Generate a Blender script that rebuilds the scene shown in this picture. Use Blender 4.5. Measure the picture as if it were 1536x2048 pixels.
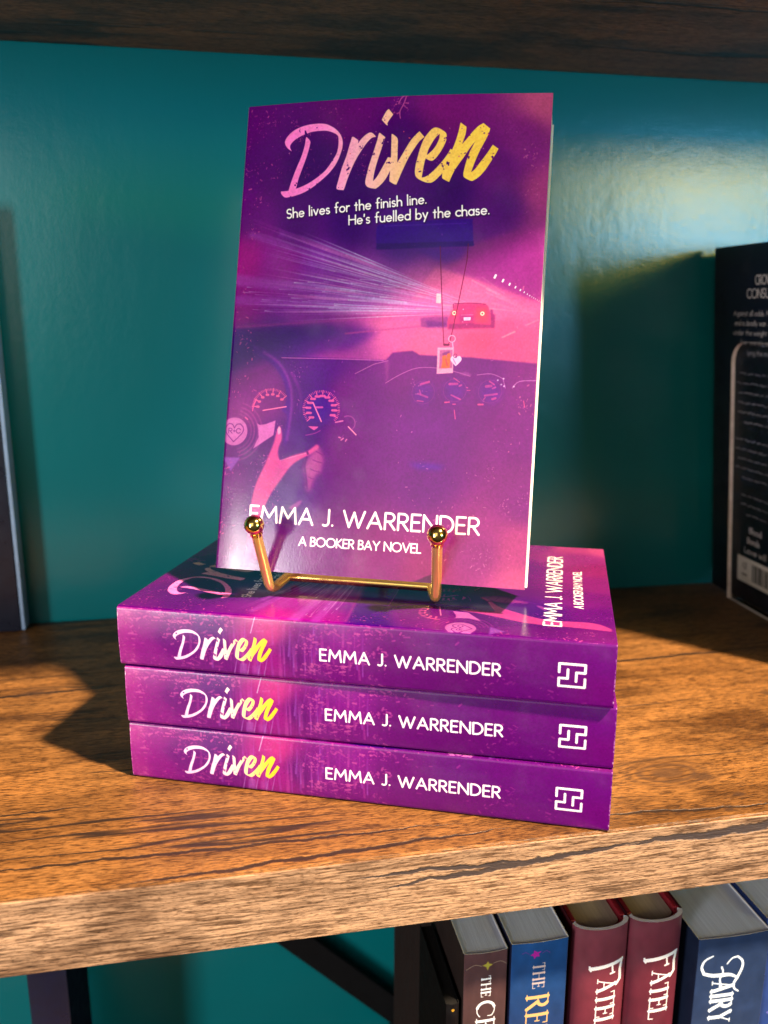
# A stack of paperbacks and a brass easel on a rustic bookshelf.
import bpy, math, random
import numpy as np
from mathutils import Matrix, Vector, Euler

for o in list(bpy.data.objects):
    bpy.data.objects.remove(o)
scene = bpy.context.scene
col = scene.collection
R = math.radians

# ------------------------------------------------------------------ camera
cam_d = bpy.data.cameras.new("camera")
cam = bpy.data.objects.new("camera", cam_d)
col.objects.link(cam)
cam.location = (-0.1246, -0.2699, 0.19523)
yaw, pitch, roll = 0.18561, -0.23258, 0.00229
fwd = Vector((math.sin(yaw) * math.cos(pitch), math.cos(yaw) * math.cos(pitch), math.sin(pitch)))
rgt = Vector((math.cos(yaw), -math.sin(yaw), 0))
upv = rgt.cross(fwd)
rgt, upv = (rgt * math.cos(roll) + upv * math.sin(roll)), (upv * math.cos(roll) - rgt * math.sin(roll))
m3 = Matrix((rgt, upv, -fwd)).transposed()
cam.rotation_euler = m3.to_euler()
cam_d.sensor_fit = 'HORIZONTAL'
cam_d.sensor_width = 36.0
cam_d.lens = 36.0 * 1706.1 / 1536.0
cam_d.clip_start = 0.01
cam_d.clip_end = 50.0
cam_d.dof.use_dof = True
cam_d.dof.focus_distance = 0.345
cam_d.dof.aperture_fstop = 13.0
scene.camera = cam

# ------------------------------------------------------------------ world, lamps, exposure
world = bpy.data.worlds.new("World")
scene.world = world
world.use_nodes = True
wn, wl = world.node_tree.nodes, world.node_tree.links
wn.clear()
wo = wn.new('ShaderNodeOutputWorld'); wb = wn.new('ShaderNodeBackground')
wtc = wn.new('ShaderNodeTexCoord'); wsep = wn.new('ShaderNodeSeparateXYZ'); wr = wn.new('ShaderNodeValToRGB')
wmap = wn.new('ShaderNodeMath'); wmap.operation = 'MULTIPLY_ADD'; wmap.inputs[1].default_value = .5; wmap.inputs[2].default_value = .5
# the shop in front of the shelf is brighter than what is behind and below
wdot = wn.new('ShaderNodeVectorMath'); wdot.operation = 'DOT_PRODUCT'; wdot.inputs[1].default_value = (-.1, -.90, .42)
wl.new(wtc.outputs['Generated'], wdot.inputs[0]); wl.new(wdot.outputs['Value'], wmap.inputs[0]); wl.new(wmap.outputs[0], wr.inputs[0])
wr.color_ramp.elements[0].position = .52; wr.color_ramp.elements[0].color = (.10, .09, .085, 1)
wr.color_ramp.elements[1].position = .97; wr.color_ramp.elements[1].color = (1.2, 1.1, .95, 1)
wl.new(wr.outputs[0], wb.inputs['Color']); wb.inputs['Strength'].default_value = 0.06
wl.new(wb.outputs[0], wo.inputs['Surface'])


def aim(o, target):
    d = Vector(target) - o.location
    o.rotation_euler = d.to_track_quat('-Z', 'Y').to_euler()


def polar(origin, az, el, dist):
    a, e = R(az), R(el)
    return Vector(origin) + dist * Vector((math.sin(a) * math.cos(e), -math.cos(a) * math.cos(e), math.sin(e)))


def area(name, loc, target, w, h, power, color, spread=180):
    l = bpy.data.lights.new(name, 'AREA'); l.shape = 'RECTANGLE'; l.size = w; l.size_y = h
    l.energy = power; l.color = color; l.spread = R(spread)
    o = bpy.data.objects.new(name, l); col.objects.link(o); o.location = loc; aim(o, target)
    return o


def spot(name, loc, target, power, color, radius, angle=40):
    l = bpy.data.lights.new(name, 'SPOT'); l.energy = power; l.color = color
    l.shadow_soft_size = radius; l.spot_size = R(angle); l.spot_blend = .5
    o = bpy.data.objects.new(name, l); col.objects.link(o); o.location = loc; aim(o, target)
    return o


HUB = (-0.05, 0.08, 0.15)
# warm ceiling spot, high on the right in front of the shelf
spot("ceiling_spot_lamp", (1.24, -1.23, 2.47), HUB, 1150, (1.0, .76, .50), .085)
# the shop window on the left: a low bright opening, and two dimmer panes with a mullion between them
area("window_or_sheen_lamp", polar((-0.06, .08, .17), -47, 1, 2.5), HUB, .36, 1.10, 33, (1.0, .97, .93))
area("window_or_sheen_lamp", polar((-0.06, .08, .17), -26.5, 16, 2.5), HUB, .94, 1.50, 5.4, (1.0, .88, .78))
area("window_or_sheen_lamp", polar((-0.06, .08, .17), -52, 15, 2.5), HUB, .72, 1.10, 2.5, (1.0, .93, .80))


def pane(x0, x1, z0, z1, y, radiance, color):
    """upright lamp pane facing the shelf, given by its edges"""
    w, h = x1 - x0, z1 - z0
    return area("window_or_sheen_lamp", ((x0 + x1) / 2, y, (z0 + z1) / 2), ((x0 + x1) / 2, 0, (z0 + z1) / 2), w, h, radiance * math.pi * w * h, color)


# the window on the right: cool sky; yellow lamps above are added for wall sheen
pane(1.50, 2.50, .10, .64, -2.7, 17, (.18, .62, 1.0))
pane(1.57, 2.40, .66, 1.12, -2.7, 20, (1.0, .74, .12))
pane(1.20, 1.53, .71, 1.22, -2.7, 5, (.95, .80, .24))

scene.view_settings.view_transform = 'Standard'
scene.view_settings.look = 'None'
scene.view_settings.exposure = 0.4
scene.view_settings.gamma = 1.0
scene.view_settings.use_curve_mapping = False
scene.render.engine = 'CYCLES'
scene.cycles.max_bounces = 8
scene.cycles.use_denoising = True


# ------------------------------------------------------------------ node helpers
class NT:
    def __init__(self, name):
        self.m = bpy.data.materials.new(name); self.m.use_nodes = True
        self.t = self.m.node_tree; self.n = self.t.nodes; self.l = self.t.links
        self.n.clear()
        self.out = self.n.new('ShaderNodeOutputMaterial')
        self.b = self.n.new('ShaderNodeBsdfPrincipled')
        self.l.new(self.b.outputs[0], self.out.inputs[0])

    def node(self, kind, **kw):
        n = self.n.new(kind)
        for k, v in kw.items():
            setattr(n, k, v)
        return n

    def put(self, sock, v):
        if hasattr(v, 'is_linked') or hasattr(v, 'links'):
            self.l.new(v, sock)
        else:
            sock.default_value = v

    def obj(self):
        return self.node('ShaderNodeTexCoord').outputs['Object']

    def mapping(self, vec, scale=(1, 1, 1), loc=(0, 0, 0), rot=(0, 0, 0)):
        n = self.node('ShaderNodeMapping'); self.put(n.inputs['Vector'], vec)
        n.inputs['Scale'].default_value = scale; n.inputs['Location'].default_value = loc; n.inputs['Rotation'].default_value = rot
        return n.outputs[0]

    def noise(self, vec, scale, detail=4, rough=.55, dist=0.0, out='Fac'):
        n = self.node('ShaderNodeTexNoise'); self.put(n.inputs['Vector'], vec)
        n.inputs['Scale'].default_value = scale; n.inputs['Detail'].default_value = detail
        n.inputs['Roughness'].default_value = rough; n.inputs['Distortion'].default_value = dist
        return n.outputs[out]

    def math(self, op, a, b=0.0, c=0.0, clamp=False):
        n = self.node('ShaderNodeMath', operation=op, use_clamp=clamp)
        self.put(n.inputs[0], a); self.put(n.inputs[1], b); self.put(n.inputs[2], c)
        return n.outputs[0]

    def vmath(self, op, a, b):
        n = self.node('ShaderNodeVectorMath', operation=op)
        self.put(n.inputs[0], a); self.put(n.inputs[1], b)
        return n

    def ramp(self, fac, stops):
        n = self.node('ShaderNodeValToRGB'); self.put(n.inputs[0], fac)
        e = n.color_ramp.elements
        while len(e) < len(stops):
            e.new(.5)
        for i, (p, c) in enumerate(stops):
            e[i].position = p; e[i].color = (*c, 1) if len(c) == 3 else c
        return n.outputs[0]

    def mix(self, fac, a, b, blend='MIX'):
        n = self.node('ShaderNodeMix', data_type='RGBA', blend_type=blend)
        self.put(n.inputs[0], fac); self.put(n.inputs[6], a); self.put(n.inputs[7], b)
        return n.outputs[2]

    def bump(self, h, strength, dist):
        n = self.node('ShaderNodeBump'); self.put(n.inputs['Height'], h)
        n.inputs['Strength'].default_value = strength; n.inputs['Distance'].default_value = dist
        self.l.new(n.outputs[0], self.b.inputs['Normal'])

    def set(self, **kw):
        names = {'base': 'Base Color', 'rough': 'Roughness', 'metal': 'Metallic', 'spec': 'Specular IOR Level', 'ior': 'IOR',
                 'trans': 'Transmission Weight', 'coat': 'Coat Weight', 'coat_rough': 'Coat Roughness'}
        for k, v in kw.items():
            if k == 'base' and isinstance(v, tuple) and len(v) == 3:
                v = (*v, 1)
            self.put(self.b.inputs[names[k]], v)


# ------------------------------------------------------------------ print artwork (drawn in code, in millimetres)


def fnoise(h, w, cells, octaves=4, seed=0):
    r = np.random.default_rng(seed); out = np.zeros((h, w), np.float32); amp = 1; tot = 0
    for o in range(octaves):
        cy, cx = max(2, int(cells[0] * 2 ** o)), max(2, int(cells[1] * 2 ** o))
        g = r.random((cy + 2, cx + 2)).astype(np.float32)
        y = np.linspace(0, cy, h, endpoint=False); x = np.linspace(0, cx, w, endpoint=False)
        yi, xi = y.astype(int), x.astype(int); fy, fx = (y - yi)[:, None], (x - xi)[None]
        fy = fy * fy * (3 - 2 * fy); fx = fx * fx * (3 - 2 * fx)
        a = g[yi][:, xi]; b = g[yi][:, xi + 1]; c = g[yi + 1][:, xi]; d = g[yi + 1][:, xi + 1]
        out += amp * ((a * (1 - fx) + b * fx) * (1 - fy) + (c * (1 - fx) + d * fx) * fy); tot += amp; amp *= .5
    return out / tot


class Canvas:
    def __init__(self, wmm, hmm, k):
        self.k = k; self.w = int(round(wmm * k)); self.h = int(round(hmm * k)); self.wmm, self.hmm = wmm, hmm
        self.a = np.zeros((self.h, self.w, 3), np.float32)

    def field(self, ctrl, sig):
        """smooth colour field through control points"""
        st = 8
        yy, xx = np.mgrid[0:self.h:st, 0:self.w:st] / self.k
        num = np.zeros((*yy.shape, 3)); den = np.zeros(yy.shape) + 1e-9
        for (x, y), c in ctrl:
            w = 1.0 / ((((xx - x) ** 2 + (yy - y) ** 2) / sig ** 2 + .08) ** 1.8)
            num += w[..., None] * np.array(c); den += w
        f = (num / den[..., None] / 255).astype(np.float32)
        yi = np.clip(np.arange(self.h) / st, 0, f.shape[0] - 1.001); xi = np.clip(np.arange(self.w) / st, 0, f.shape[1] - 1.001)
        y0, x0 = yi.astype(int), xi.astype(int); fy, fx = (yi - y0)[:, None, None], (xi - x0)[None, :, None]
        y1, x1 = np.minimum(y0 + 1, f.shape[0] - 1), np.minimum(x0 + 1, f.shape[1] - 1)
        return (f[y0][:, x0] * (1 - fx) + f[y0][:, x1] * fx) * (1 - fy) + (f[y1][:, x0] * (1 - fx) + f[y1][:, x1] * fx) * fy

    def box(self, x0, y0, x1, y1):
        k = self.k
        return (max(0, int(math.floor(x0 * k))), max(0, int(math.floor(y0 * k))), min(self.w, int(math.ceil(x1 * k)) + 1), min(self.h, int(math.ceil(y1 * k)) + 1))

    def blend(self, bx, cov, color, mode='mix'):
        x0, y0, x1, y1 = bx
        t = self.a[y0:y1, x0:x1]
        c = np.array(color, np.float32) / 255 if not isinstance(color, np.ndarray) else color[y0:y1, x0:x1]
        if mode == 'screen':
            t[:] = 1 - (1 - t) * (1 - c * cov[..., None])
        else:
            t += (c - t) * cov[..., None]

    def stroke(self, pts, w, color, alpha=1.0, soft=0.0, w1=None, mode='mix', a1=None):
        """polyline with round joins; w (mm) may taper to w1, alpha to a1"""
        n = len(pts) - 1
        m = max(w, w1 or 0) / 2 + soft + .3
        xs, ys = [p[0] for p in pts], [p[1] for p in pts]
        bx = self.box(min(xs) - m, min(ys) - m, max(xs) + m, max(ys) + m)
        if bx[2] <= bx[0] or bx[3] <= bx[1]:
            return
        yy, xx = np.mgrid[bx[1]:bx[3], bx[0]:bx[2]].astype(np.float32)
        xx = (xx + .5) / self.k; yy = (yy + .5) / self.k
        best = np.zeros(xx.shape, np.float32)
        aa = max(soft, .6 / self.k)
        for i in range(n):
            (ax, ay), (bx_, by_) = pts[i], pts[i + 1]
            dx, dy = bx_ - ax, by_ - ay; L2 = dx * dx + dy * dy + 1e-12
            t = np.clip(((xx - ax) * dx + (yy - ay) * dy) / L2, 0, 1)
            d = np.hypot(xx - ax - t * dx, yy - ay - t * dy)
            g = (i + t) / n
            hw = (w + ((w1 if w1 is not None else w) - w) * g) / 2
            cov = np.clip(.5 - (d - hw) / (2 * aa), 0, 1)
            if soft:
                cov = cov * cov * (3 - 2 * cov)
            if a1 is not None:
                cov = cov * (alpha + (a1 - alpha) * g)
            best = np.maximum(best, cov)
        self.blend(bx, best * (1 if a1 is not None else alpha), color, mode)

    def polys(self, polys, color, alpha=1.0, soft=0, edge=None, mode='mix'):
        """even-odd filled polygons, anti-aliased"""
        allp = [p for q in polys for p in q]
        xs, ys = [p[0] for p in allp], [p[1] for p in allp]
        pad = soft * 2.5 + .3
        bx = self.box(min(xs) - pad, min(ys) - pad, max(xs) + pad, max(ys) + pad)
        if bx[2] <= bx[0] or bx[3] <= bx[1]:
            return
        ss = 3
        H, W = (bx[3] - bx[1]), (bx[2] - bx[0])
        yy = (bx[1] + (np.arange(H * ss) + .5) / ss) / self.k
        xx = (bx[0] + (np.arange(W * ss) + .5) / ss) / self.k
        ins = np.zeros((H * ss, W * ss), bool)
        for q in polys:
            for i in range(len(q)):
                (ax, ay), (cx, cy) = q[i], q[(i + 1) % len(q)]
                if ay == cy:
                    continue
                rows = (yy >= min(ay, cy)) & (yy < max(ay, cy))
                if not rows.any():
                    continue
                xc = ax + (yy[rows] - ay) * (cx - ax) / (cy - ay)
                ins[rows] ^= xx[None, :] < xc[:, None]
        cov = ins.reshape(H, ss, W, ss).mean((1, 3)).astype(np.float32)
        if soft:
            cov = blur(cov, soft * self.k)
        if edge is not None:
            cov = cov * edge[bx[1]:bx[3], bx[0]:bx[2]]
        self.blend(bx, cov * alpha, color, mode)
        return bx, cov

    def circle(self, c, r, color, alpha=1.0, soft=0.0, mode='mix'):
        self.stroke([c, (c[0] + 1e-4, c[1])], 2 * r, color, alpha, soft, mode=mode)

    def ring(self, c, r, w, color, alpha=1.0, a0=0, a1=360, soft=0.0, sy=1.0):
        n = max(8, int(abs(a1 - a0) / 8))
        pts = [(c[0] + r * math.cos(R(a0 + (a1 - a0) * i / n)), c[1] + sy * r * math.sin(R(a0 + (a1 - a0) * i / n))) for i in range(n + 1)]
        self.stroke(pts, w, color, alpha, soft)

    def image(self, name):
        im = bpy.data.images.new(name, self.w, self.h, alpha=False)
        buf = np.ones((self.h, self.w, 4), np.float32)
        buf[..., :3] = np.clip(self.a[::-1], 0, 1)
        im.pixels.foreach_set(buf.ravel()); im.update(); im.pack()
        return im


def blur(a, s):
    r = int(3 * s) + 1
    kx = np.exp(-.5 * (np.arange(-r, r + 1) / max(s, .3)) ** 2); kx /= kx.sum()
    p = np.pad(a, ((r, r), (r, r)))
    p = sum(kx[i] * p[i:i + a.shape[0]] for i in range(2 * r + 1))
    return sum(kx[i] * p[:, i:i + a.shape[1]] for i in range(2 * r + 1)).astype(np.float32)


def smooth(pts, closed=True, n=4):
    """Catmull-Rom through the points, corners of sharp turn kept"""
    out = []; N = len(pts)
    rngi = range(N) if closed else range(N - 1)

    def turn(i):
        a, b, c = pts[(i - 1) % N], pts[i % N], pts[(i + 1) % N]
        v, w = (b[0] - a[0], b[1] - a[1]), (c[0] - b[0], c[1] - b[1])
        d = (v[0] * w[0] + v[1] * w[1]) / (math.hypot(*v) * math.hypot(*w) + 1e-9)
        return d < .62
    for i in rngi:
        p1, p2 = pts[i], pts[(i + 1) % N]
        p0 = pts[(i - 1) % N] if (closed or i > 0) else p1
        p3 = pts[(i + 2) % N] if (closed or i < N - 2) else p2
        if turn(i): p0 = p1
        if turn((i + 1) % N): p3 = p2
        for j in range(n):
            t = j / n
            out.append(tuple(.5 * (2 * p1[q] + (p2[q] - p0[q]) * t + (2 * p0[q] - 5 * p1[q] + 4 * p2[q] - p3[q]) * t * t + (3 * p1[q] - p0[q] - 3 * p2[q] + p3[q]) * t ** 3) for q in (0, 1)))
    if not closed:
        out.append(pts[-1])
    return out


# ---- stroke lettering: cap height 1, y up
def arc(cx, cy, rx, ry, a0, a1, n=14):
    return [(cx + rx * math.cos(R(a0 + (a1 - a0) * i / n)), cy + ry * math.sin(R(a0 + (a1 - a0) * i / n))) for i in range(n + 1)]


SANS = {
    'A': (.80, [[(0, 0), (.40, 1), (.80, 0)], [(.13, .33), (.67, .33)]]),
    'B': (.52, [[(0, 0), (0, 1), (.24, 1)] + arc(.24, .77, .22, .23, 90, -90) + [(0, .54)], [(.24, .54)] + arc(.26, .27, .26, .27, 90, -90) + [(0, 0)]]),
    'C': (.80, [arc(.5, .5, .5, .5, 45, 315, 24)]),
    'D': (.72, [[(0, 0), (0, 1), (.22, 1)] + arc(.22, .5, .50, .5, 90, -90, 20) + [(0, 0)]]),
    'E': (.48, [[(.48, 1), (0, 1), (0, 0), (.48, 0)], [(0, .53), (.42, .53)]]),
    'H': (.68, [[(0, 0), (0, 1)], [(.68, 0), (.68, 1)], [(0, .53), (.68, .53)]]),
    'J': (.34, [[(.34, 1), (.34, .24)] + arc(.14, .22, .20, .22, 0, -125)]),
    'K': (.60, [[(0, 0), (0, 1)], [(.54, 1), (.03, .47), (.60, 0)]]),
    'L': (.44, [[(0, 1), (0, 0), (.44, 0)]]),
    'M': (.96, [[(0, 0), (.10, 1), (.48, .32), (.86, 1), (.96, 0)]]),
    'N': (.74, [[(0, 0), (0, 1), (.74, 0), (.74, 1)]]),
    'O': (1.0, [arc(.5, .5, .5, .5, 90, 450, 30)]),
    'R': (.56, [[(0, 0), (0, 1), (.26, 1)] + arc(.26, .74, .26, .26, 90, -90) + [(0, .48)], [(.22, .48), (.56, 0)]]),
    'S': (.50, [arc(.25, .75, .23, .25, 40, 250, 14) + arc(.25, .25, .25, .25, 80, -140, 14)]),
    'U': (.66, [[(0, 1), (0, .32)] + arc(.33, .33, .33, .33, 180, 360) + [(.66, 1)]]),
    'V': (.76, [[(0, 1), (.38, 0), (.76, 1)]]),
    'W': (1.22, [[(0, 1), (.33, 0), (.61, .92), (.89, 0), (1.22, 1)]]),
    'X': (.7, [[(0, 0), (.7, 1)], [(0, 1), (.7, 0)]]),
    'Y': (.72, [[(0, 1), (.36, .46), (.72, 1)], [(.36, .46), (.36, 0)]]),
    '.': (.06, [[(.03, .03), (.031, .03)]]),
    ',': (.08, [[(.06, .04), (.0, -.14)]]),
    "'": (.06, [[(.04, 1.0), (.02, .78)]]),
    'a': (.52, [arc(.26, .30, .26, .30, 0, 360, 24), [(.52, .62), (.52, 0)]]),
    'b': (.52, [[(0, 1.12), (0, 0)], arc(.26, .30, .26, .30, 0, 360, 24)]),
    'c': (.44, [arc(.29, .30, .29, .30, 50, 310, 18)]),
    'd': (.52, [arc(.26, .30, .26, .30, 0, 360, 24), [(.52, 1.12), (.52, 0)]]),
    'e': (.52, [[(.02, .31), (.52, .31)] + arc(.27, .30, .26, .30, 5, 318, 22)]),
    'f': (.32, [arc(.30, .92, .16, .18, 75, 180) + [(.14, .0)], [(0, .60), (.30, .60)]]),
    'g': (.52, [arc(.26, .30, .26, .30, 0, 360, 24), [(.52, .62), (.52, -.1)] + arc(.27, -.1, .25, .24, 0, -150)]),
    'h': (.46, [[(0, 1.12), (0, 0)], [(0, .32)] + arc(.23, .36, .23, .25, 180, 0) + [(.46, 0)]]),
    'i': (.06, [[(.03, .62), (.03, 0)], [(.03, .88), (.031, .88)]]),
    'l': (.06, [[(.03, 1.12), (.03, 0)]]),
    'm': (.78, [[(0, .62), (0, 0)], [(0, .36)] + arc(.2, .38, .19, .23, 180, 0) + [(.39, 0)], [(.39, .36)] + arc(.585, .38, .195, .23, 180, 0) + [(.78, 0)]]),
    'n': (.46, [[(0, .62), (0, 0)], [(0, .32)] + arc(.23, .36, .23, .25, 180, 0) + [(.46, 0)]]),
    'o': (.56, [arc(.28, .30, .28, .30, 0, 360, 24)]),
    'r': (.28, [[(0, .62), (0, 0)], [(0, .34)] + arc(.22, .36, .2, .24, 180, 70)]),
    's': (.34, [arc(.17, .46, .15, .15, 40, 250, 10) + arc(.17, .155, .17, .155, 80, -140, 10)]),
    't': (.30, [[(.14, .86), (.14, 0)], [(0, .60), (.28, .60)]]),
    'u': (.46, [[(0, .62), (0, .25)] + arc(.23, .25, .23, .25, 180, 360), [(.46, .62), (.46, 0)]]),
    'v': (.46, [[(0, .62), (.23, 0), (.46, .62)]]),
    'w': (.74, [[(0, .62), (.19, 0), (.37, .56), (.55, 0), (.74, .62)]]),
    'y': (.46, [[(0, .62), (.24, .02)], [(.46, .62), (.12, -.32)]]),
    ' ': (.22, []),
}


def text_line(cv, s, p0, p1, cap, width, color, gap=.17, soft=0.0, alpha=1.0, font=SANS, fit=True):
    """baseline runs from p0 to p1 (mm); letters are fitted to that length"""
    pos = []; x = 0
    for ch in s:
        w, st = font[ch]; pos.append((x, st)); x += w + gap
    total = x - gap
    dx, dy = p1[0] - p0[0], p1[1] - p0[1]; L = math.hypot(dx, dy)
    ux, uy = dx / L, dy / L; sx = (L / total) if fit else cap
    for x0, st in pos:
        for poly in st:
            pts = [(p0[0] + ux * (x0 + a) * sx + uy * b * cap, p0[1] + uy * (x0 + a) * sx - ux * b * cap) for a, b in poly]
            cv.stroke(pts, width, color, alpha, soft)


# serif letters: strokes carry their own thickness (fraction of cap height)
TK, TN, SF = .15, .055, .05
SERIF = {
    'T': (.72, [([(.36, .02), (.36, .97)], TK), ([(.03, .97), (.69, .97)], TN), ([(.03, .97), (.03, .78)], SF), ([(.69, .97), (.69, .78)], SF), ([(.20, .02), (.52, .02)], SF)]),
    'H': (.86, [([(.14, .02), (.14, .98)], TK), ([(.72, .02), (.72, .98)], TK), ([(.14, .52), (.72, .52)], TN), ([(0, .02), (.28, .02)], SF), ([(0, .98), (.28, .98)], SF), ([(.58, .02), (.86, .02)], SF), ([(.58, .98), (.86, .98)], SF)]),
    'E': (.64, [([(.14, .02), (.14, .98)], TK), ([(0, .98), (.58, .98)], TN), ([(.58, .98), (.58, .80)], SF), ([(0, .02), (.62, .02)], TN), ([(.62, .02), (.62, .22)], SF), ([(.14, .52), (.46, .52)], TN), ([(.46, .62), (.46, .42)], SF)]),
    'C': (.82, [(arc(.46, .5, .46, .48, 42, 110, 8), TN), (arc(.46, .5, .42, .48, 105, 255, 14), TK * .95), (arc(.46, .5, .46, .48, 250, 318, 8), TN), ([(.80, .84), (.80, .62)], SF)]),
    'R': (.82, [([(.14, .02), (.14, .98)], TK), ([(0, .98), (.36, .98)] + arc(.36, .75, .26, .23, 90, 40, 4), TN), (arc(.36, .75, .22, .23, 60, -60, 8), TK), (arc(.36, .75, .26, .23, -50, -90, 4) + [(.14, .52)], TN), ([(.36, .52), (.74, .02)], TK), ([(0, .02), (.28, .02)], SF), ([(.70, .02), (.86, .02)], SF)]),
    'I': (.30, [([(.15, .02), (.15, .98)], TK), ([(0, .02), (.30, .02)], SF), ([(0, .98), (.30, .98)], SF)]),
    'F': (.60, [([(.14, .02), (.14, .98)], TK), ([(0, .98), (.58, .98)], TN), ([(.58, .98), (.58, .80)], SF), ([(.14, .52), (.46, .52)], TN), ([(.46, .62), (.46, .42)], SF), ([(0, .02), (.28, .02)], SF)]),
    'A': (.80, [([(.10, .02), (.40, .98)], TN), ([(.38, .98), (.68, .02)], TK), ([(.20, .36), (.58, .36)], TN), ([(0, .02), (.22, .02)], SF), ([(.54, .02), (.82, .02)], SF)]),
    'L': (.62, [([(.14, .02), (.14, .98)], TK), ([(0, .02), (.60, .02)], TN), ([(.60, .02), (.60, .24)], SF), ([(0, .98), (.28, .98)], SF)]),
    'Y': (.78, [([(.08, .98), (.39, .50)], TK), ([(.70, .98), (.40, .50)], TN), ([(.39, .02), (.39, .50)], TK), ([(0, .98), (.22, .98)], SF), ([(.58, .98), (.80, .98)], SF), ([(.26, .02), (.54, .02)], SF)]),
    ' ': (.34, []),
}


def serif_line(cv, s, x, base, cap, sx, color, gap=.10, bold=1.0, alpha=1.0):
    for ch in s:
        w, st = SERIF[ch]
        for poly, t in st:
            cv.stroke([(x + a * sx, base - b * cap) for a, b in poly], t * cap * bold, color, alpha)
        x += (w + gap) * sx
    return x


# ---- the brush title, outlines in cover millimetres
TITLE = {
    'loop': [[(21.78, 20.83), (19.79, 19.42), (18.64, 17.86), (18.32, 16.26), (19.43, 14.17), (22.04, 11.89), (25.39, 10.49), (28.77, 9.77), (33.2, 9.6), (36.3, 10.05), (39.1, 11.33), (41.23, 12.91), (43.07, 15.15), (43.98, 17.85), (43.93, 20.68), (42.98, 24.15), (41.51, 27.44), (39.02, 30.71), (35.83, 33.64), (32.27, 36.39), (28.65, 38.49), (24.97, 39.75), (22.26, 40.3), (19.85, 40.39), (18.18, 38.77), (18.01, 37.76), (21.38, 37.59), (24.43, 36.89), (27.46, 35.95), (31.1, 34.19), (34.68, 31.77), (37.56, 29.17), (40.03, 25.57), (41.69, 22.45), (42.18, 19.13), (41.98, 16.11), (41.36, 14.92), (39.6, 13.86), (36.83, 12.92), (33.41, 12.74), (30.35, 12.96), (28.0, 13.55), (25.65, 14.38), (22.99, 15.81), (21.37, 17.28), (20.77, 18.61), (21.13, 19.8)]],
    'stem': [[(27.92, 14.97), (29.58, 16.7), (29.69, 18.39), (28.64, 23.06), (26.94, 28.39), (25.52, 32.72), (24.6, 36.79), (22.94, 37.76), (21.38, 37.59), (22.47, 33.32), (24.19, 28.31), (26.23, 22.99), (27.31, 18.65), (27.62, 15.63)]],
    'r': [[(48.51, 16.07), (50.26, 17.22), (50.69, 17.8), (50.63, 18.9), (51.92, 17.11), (53.81, 15.35), (55.43, 14.58), (56.78, 14.96), (58.27, 16.5), (56.56, 16.77), (54.68, 18.53), (52.84, 21.13), (51.03, 24.06), (49.55, 27.0), (48.1, 30.61), (46.98, 33.9), (46.16, 36.87), (45.65, 38.25), (43.21, 37.97), (42.48, 37.12), (42.98, 34.47), (44.3, 28.85), (45.85, 24.24), (46.91, 19.94), (47.58, 17.3), (47.84, 16.14)]],
    'i': [[(59.76, 14.89), (62.13, 16.79), (60.56, 22.36), (59.21, 27.27), (58.32, 31.54), (58.03, 34.83), (59.58, 33.05), (61.65, 29.15), (63.7, 25.09), (65.7, 25.41), (65.94, 29.43), (65.18, 30.4), (63.57, 33.64), (61.75, 36.07), (59.55, 37.89), (58.23, 37.93), (55.87, 37.25), (54.77, 35.74), (54.94, 33.1), (55.95, 28.17), (57.3, 23.25), (58.65, 18.33), (59.28, 15.21)]],
    'dot': [[(62.96, 5.15), (64.91, 7.47), (62.8, 10.6), (62.88, 11.86), (62.21, 11.67), (60.15, 9.51), (61.26, 7.17), (62.16, 5.71)]],
    'v': [[(64.69, 15.56), (65.36, 15.75), (67.27, 17.46), (67.57, 20.6), (67.79, 27.51), (69.21, 24.92), (70.97, 21.69), (72.75, 18.63), (74.57, 16.39), (76.26, 14.81), (78.42, 17.18), (76.36, 19.08), (74.57, 21.8), (72.5, 25.35), (70.78, 29.23), (69.37, 32.8), (67.96, 36.54), (66.96, 36.35), (65.26, 35.33), (64.88, 34.5), (65.0, 30.06), (65.0, 25.79), (64.83, 20.51)]],
    'e': [[(82.82, 13.41), (84.46, 13.86), (86.97, 15.51), (87.56, 17.32), (87.21, 19.59), (85.79, 22.8), (83.87, 25.68), (82.34, 27.0), (81.04, 26.9), (79.43, 26.04), (78.89, 28.8), (78.28, 33.84), (80.13, 33.4), (82.6, 31.51), (85.63, 28.17), (88.0, 24.89), (89.45, 22.27), (90.79, 23.28), (90.66, 26.52), (87.72, 30.99), (85.61, 33.37), (83.48, 35.43), (81.59, 36.1), (78.96, 35.49), (76.28, 33.95), (75.35, 31.97), (75.47, 28.71), (76.14, 25.13), (76.99, 21.55), (78.24, 17.99), (79.88, 15.59), (81.4, 13.94)],
          [(84.66, 16.08), (84.54, 17.87), (83.56, 20.45), (82.08, 22.69), (79.87, 24.65), (80.44, 22.31), (81.89, 19.42), (83.37, 17.18)]],
    'n': [[(92.99, 11.66), (95.32, 13.37), (95.17, 16.29), (93.98, 20.46), (95.91, 18.09), (97.98, 15.41), (100.08, 13.22), (102.06, 12.0), (104.87, 14.2), (104.63, 15.64), (103.53, 18.51), (101.56, 22.64), (99.9, 26.79), (98.29, 31.91), (99.8, 30.66), (101.55, 28.13), (103.6, 25.29), (106.34, 20.86), (108.69, 22.55), (107.66, 24.76), (105.65, 28.24), (103.93, 31.09), (101.86, 33.61), (99.74, 35.17), (98.49, 35.53), (95.88, 34.27), (95.18, 33.12), (95.37, 30.87), (96.12, 27.33), (97.47, 23.16), (99.16, 19.5), (97.4, 21.87), (95.07, 25.68), (92.73, 29.18), (91.0, 32.37), (89.61, 35.9), (87.29, 34.71), (86.59, 33.72), (87.06, 30.65), (90.11, 22.61), (91.47, 18.43), (92.36, 14.56), (92.7, 12.14)]],
}
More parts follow.
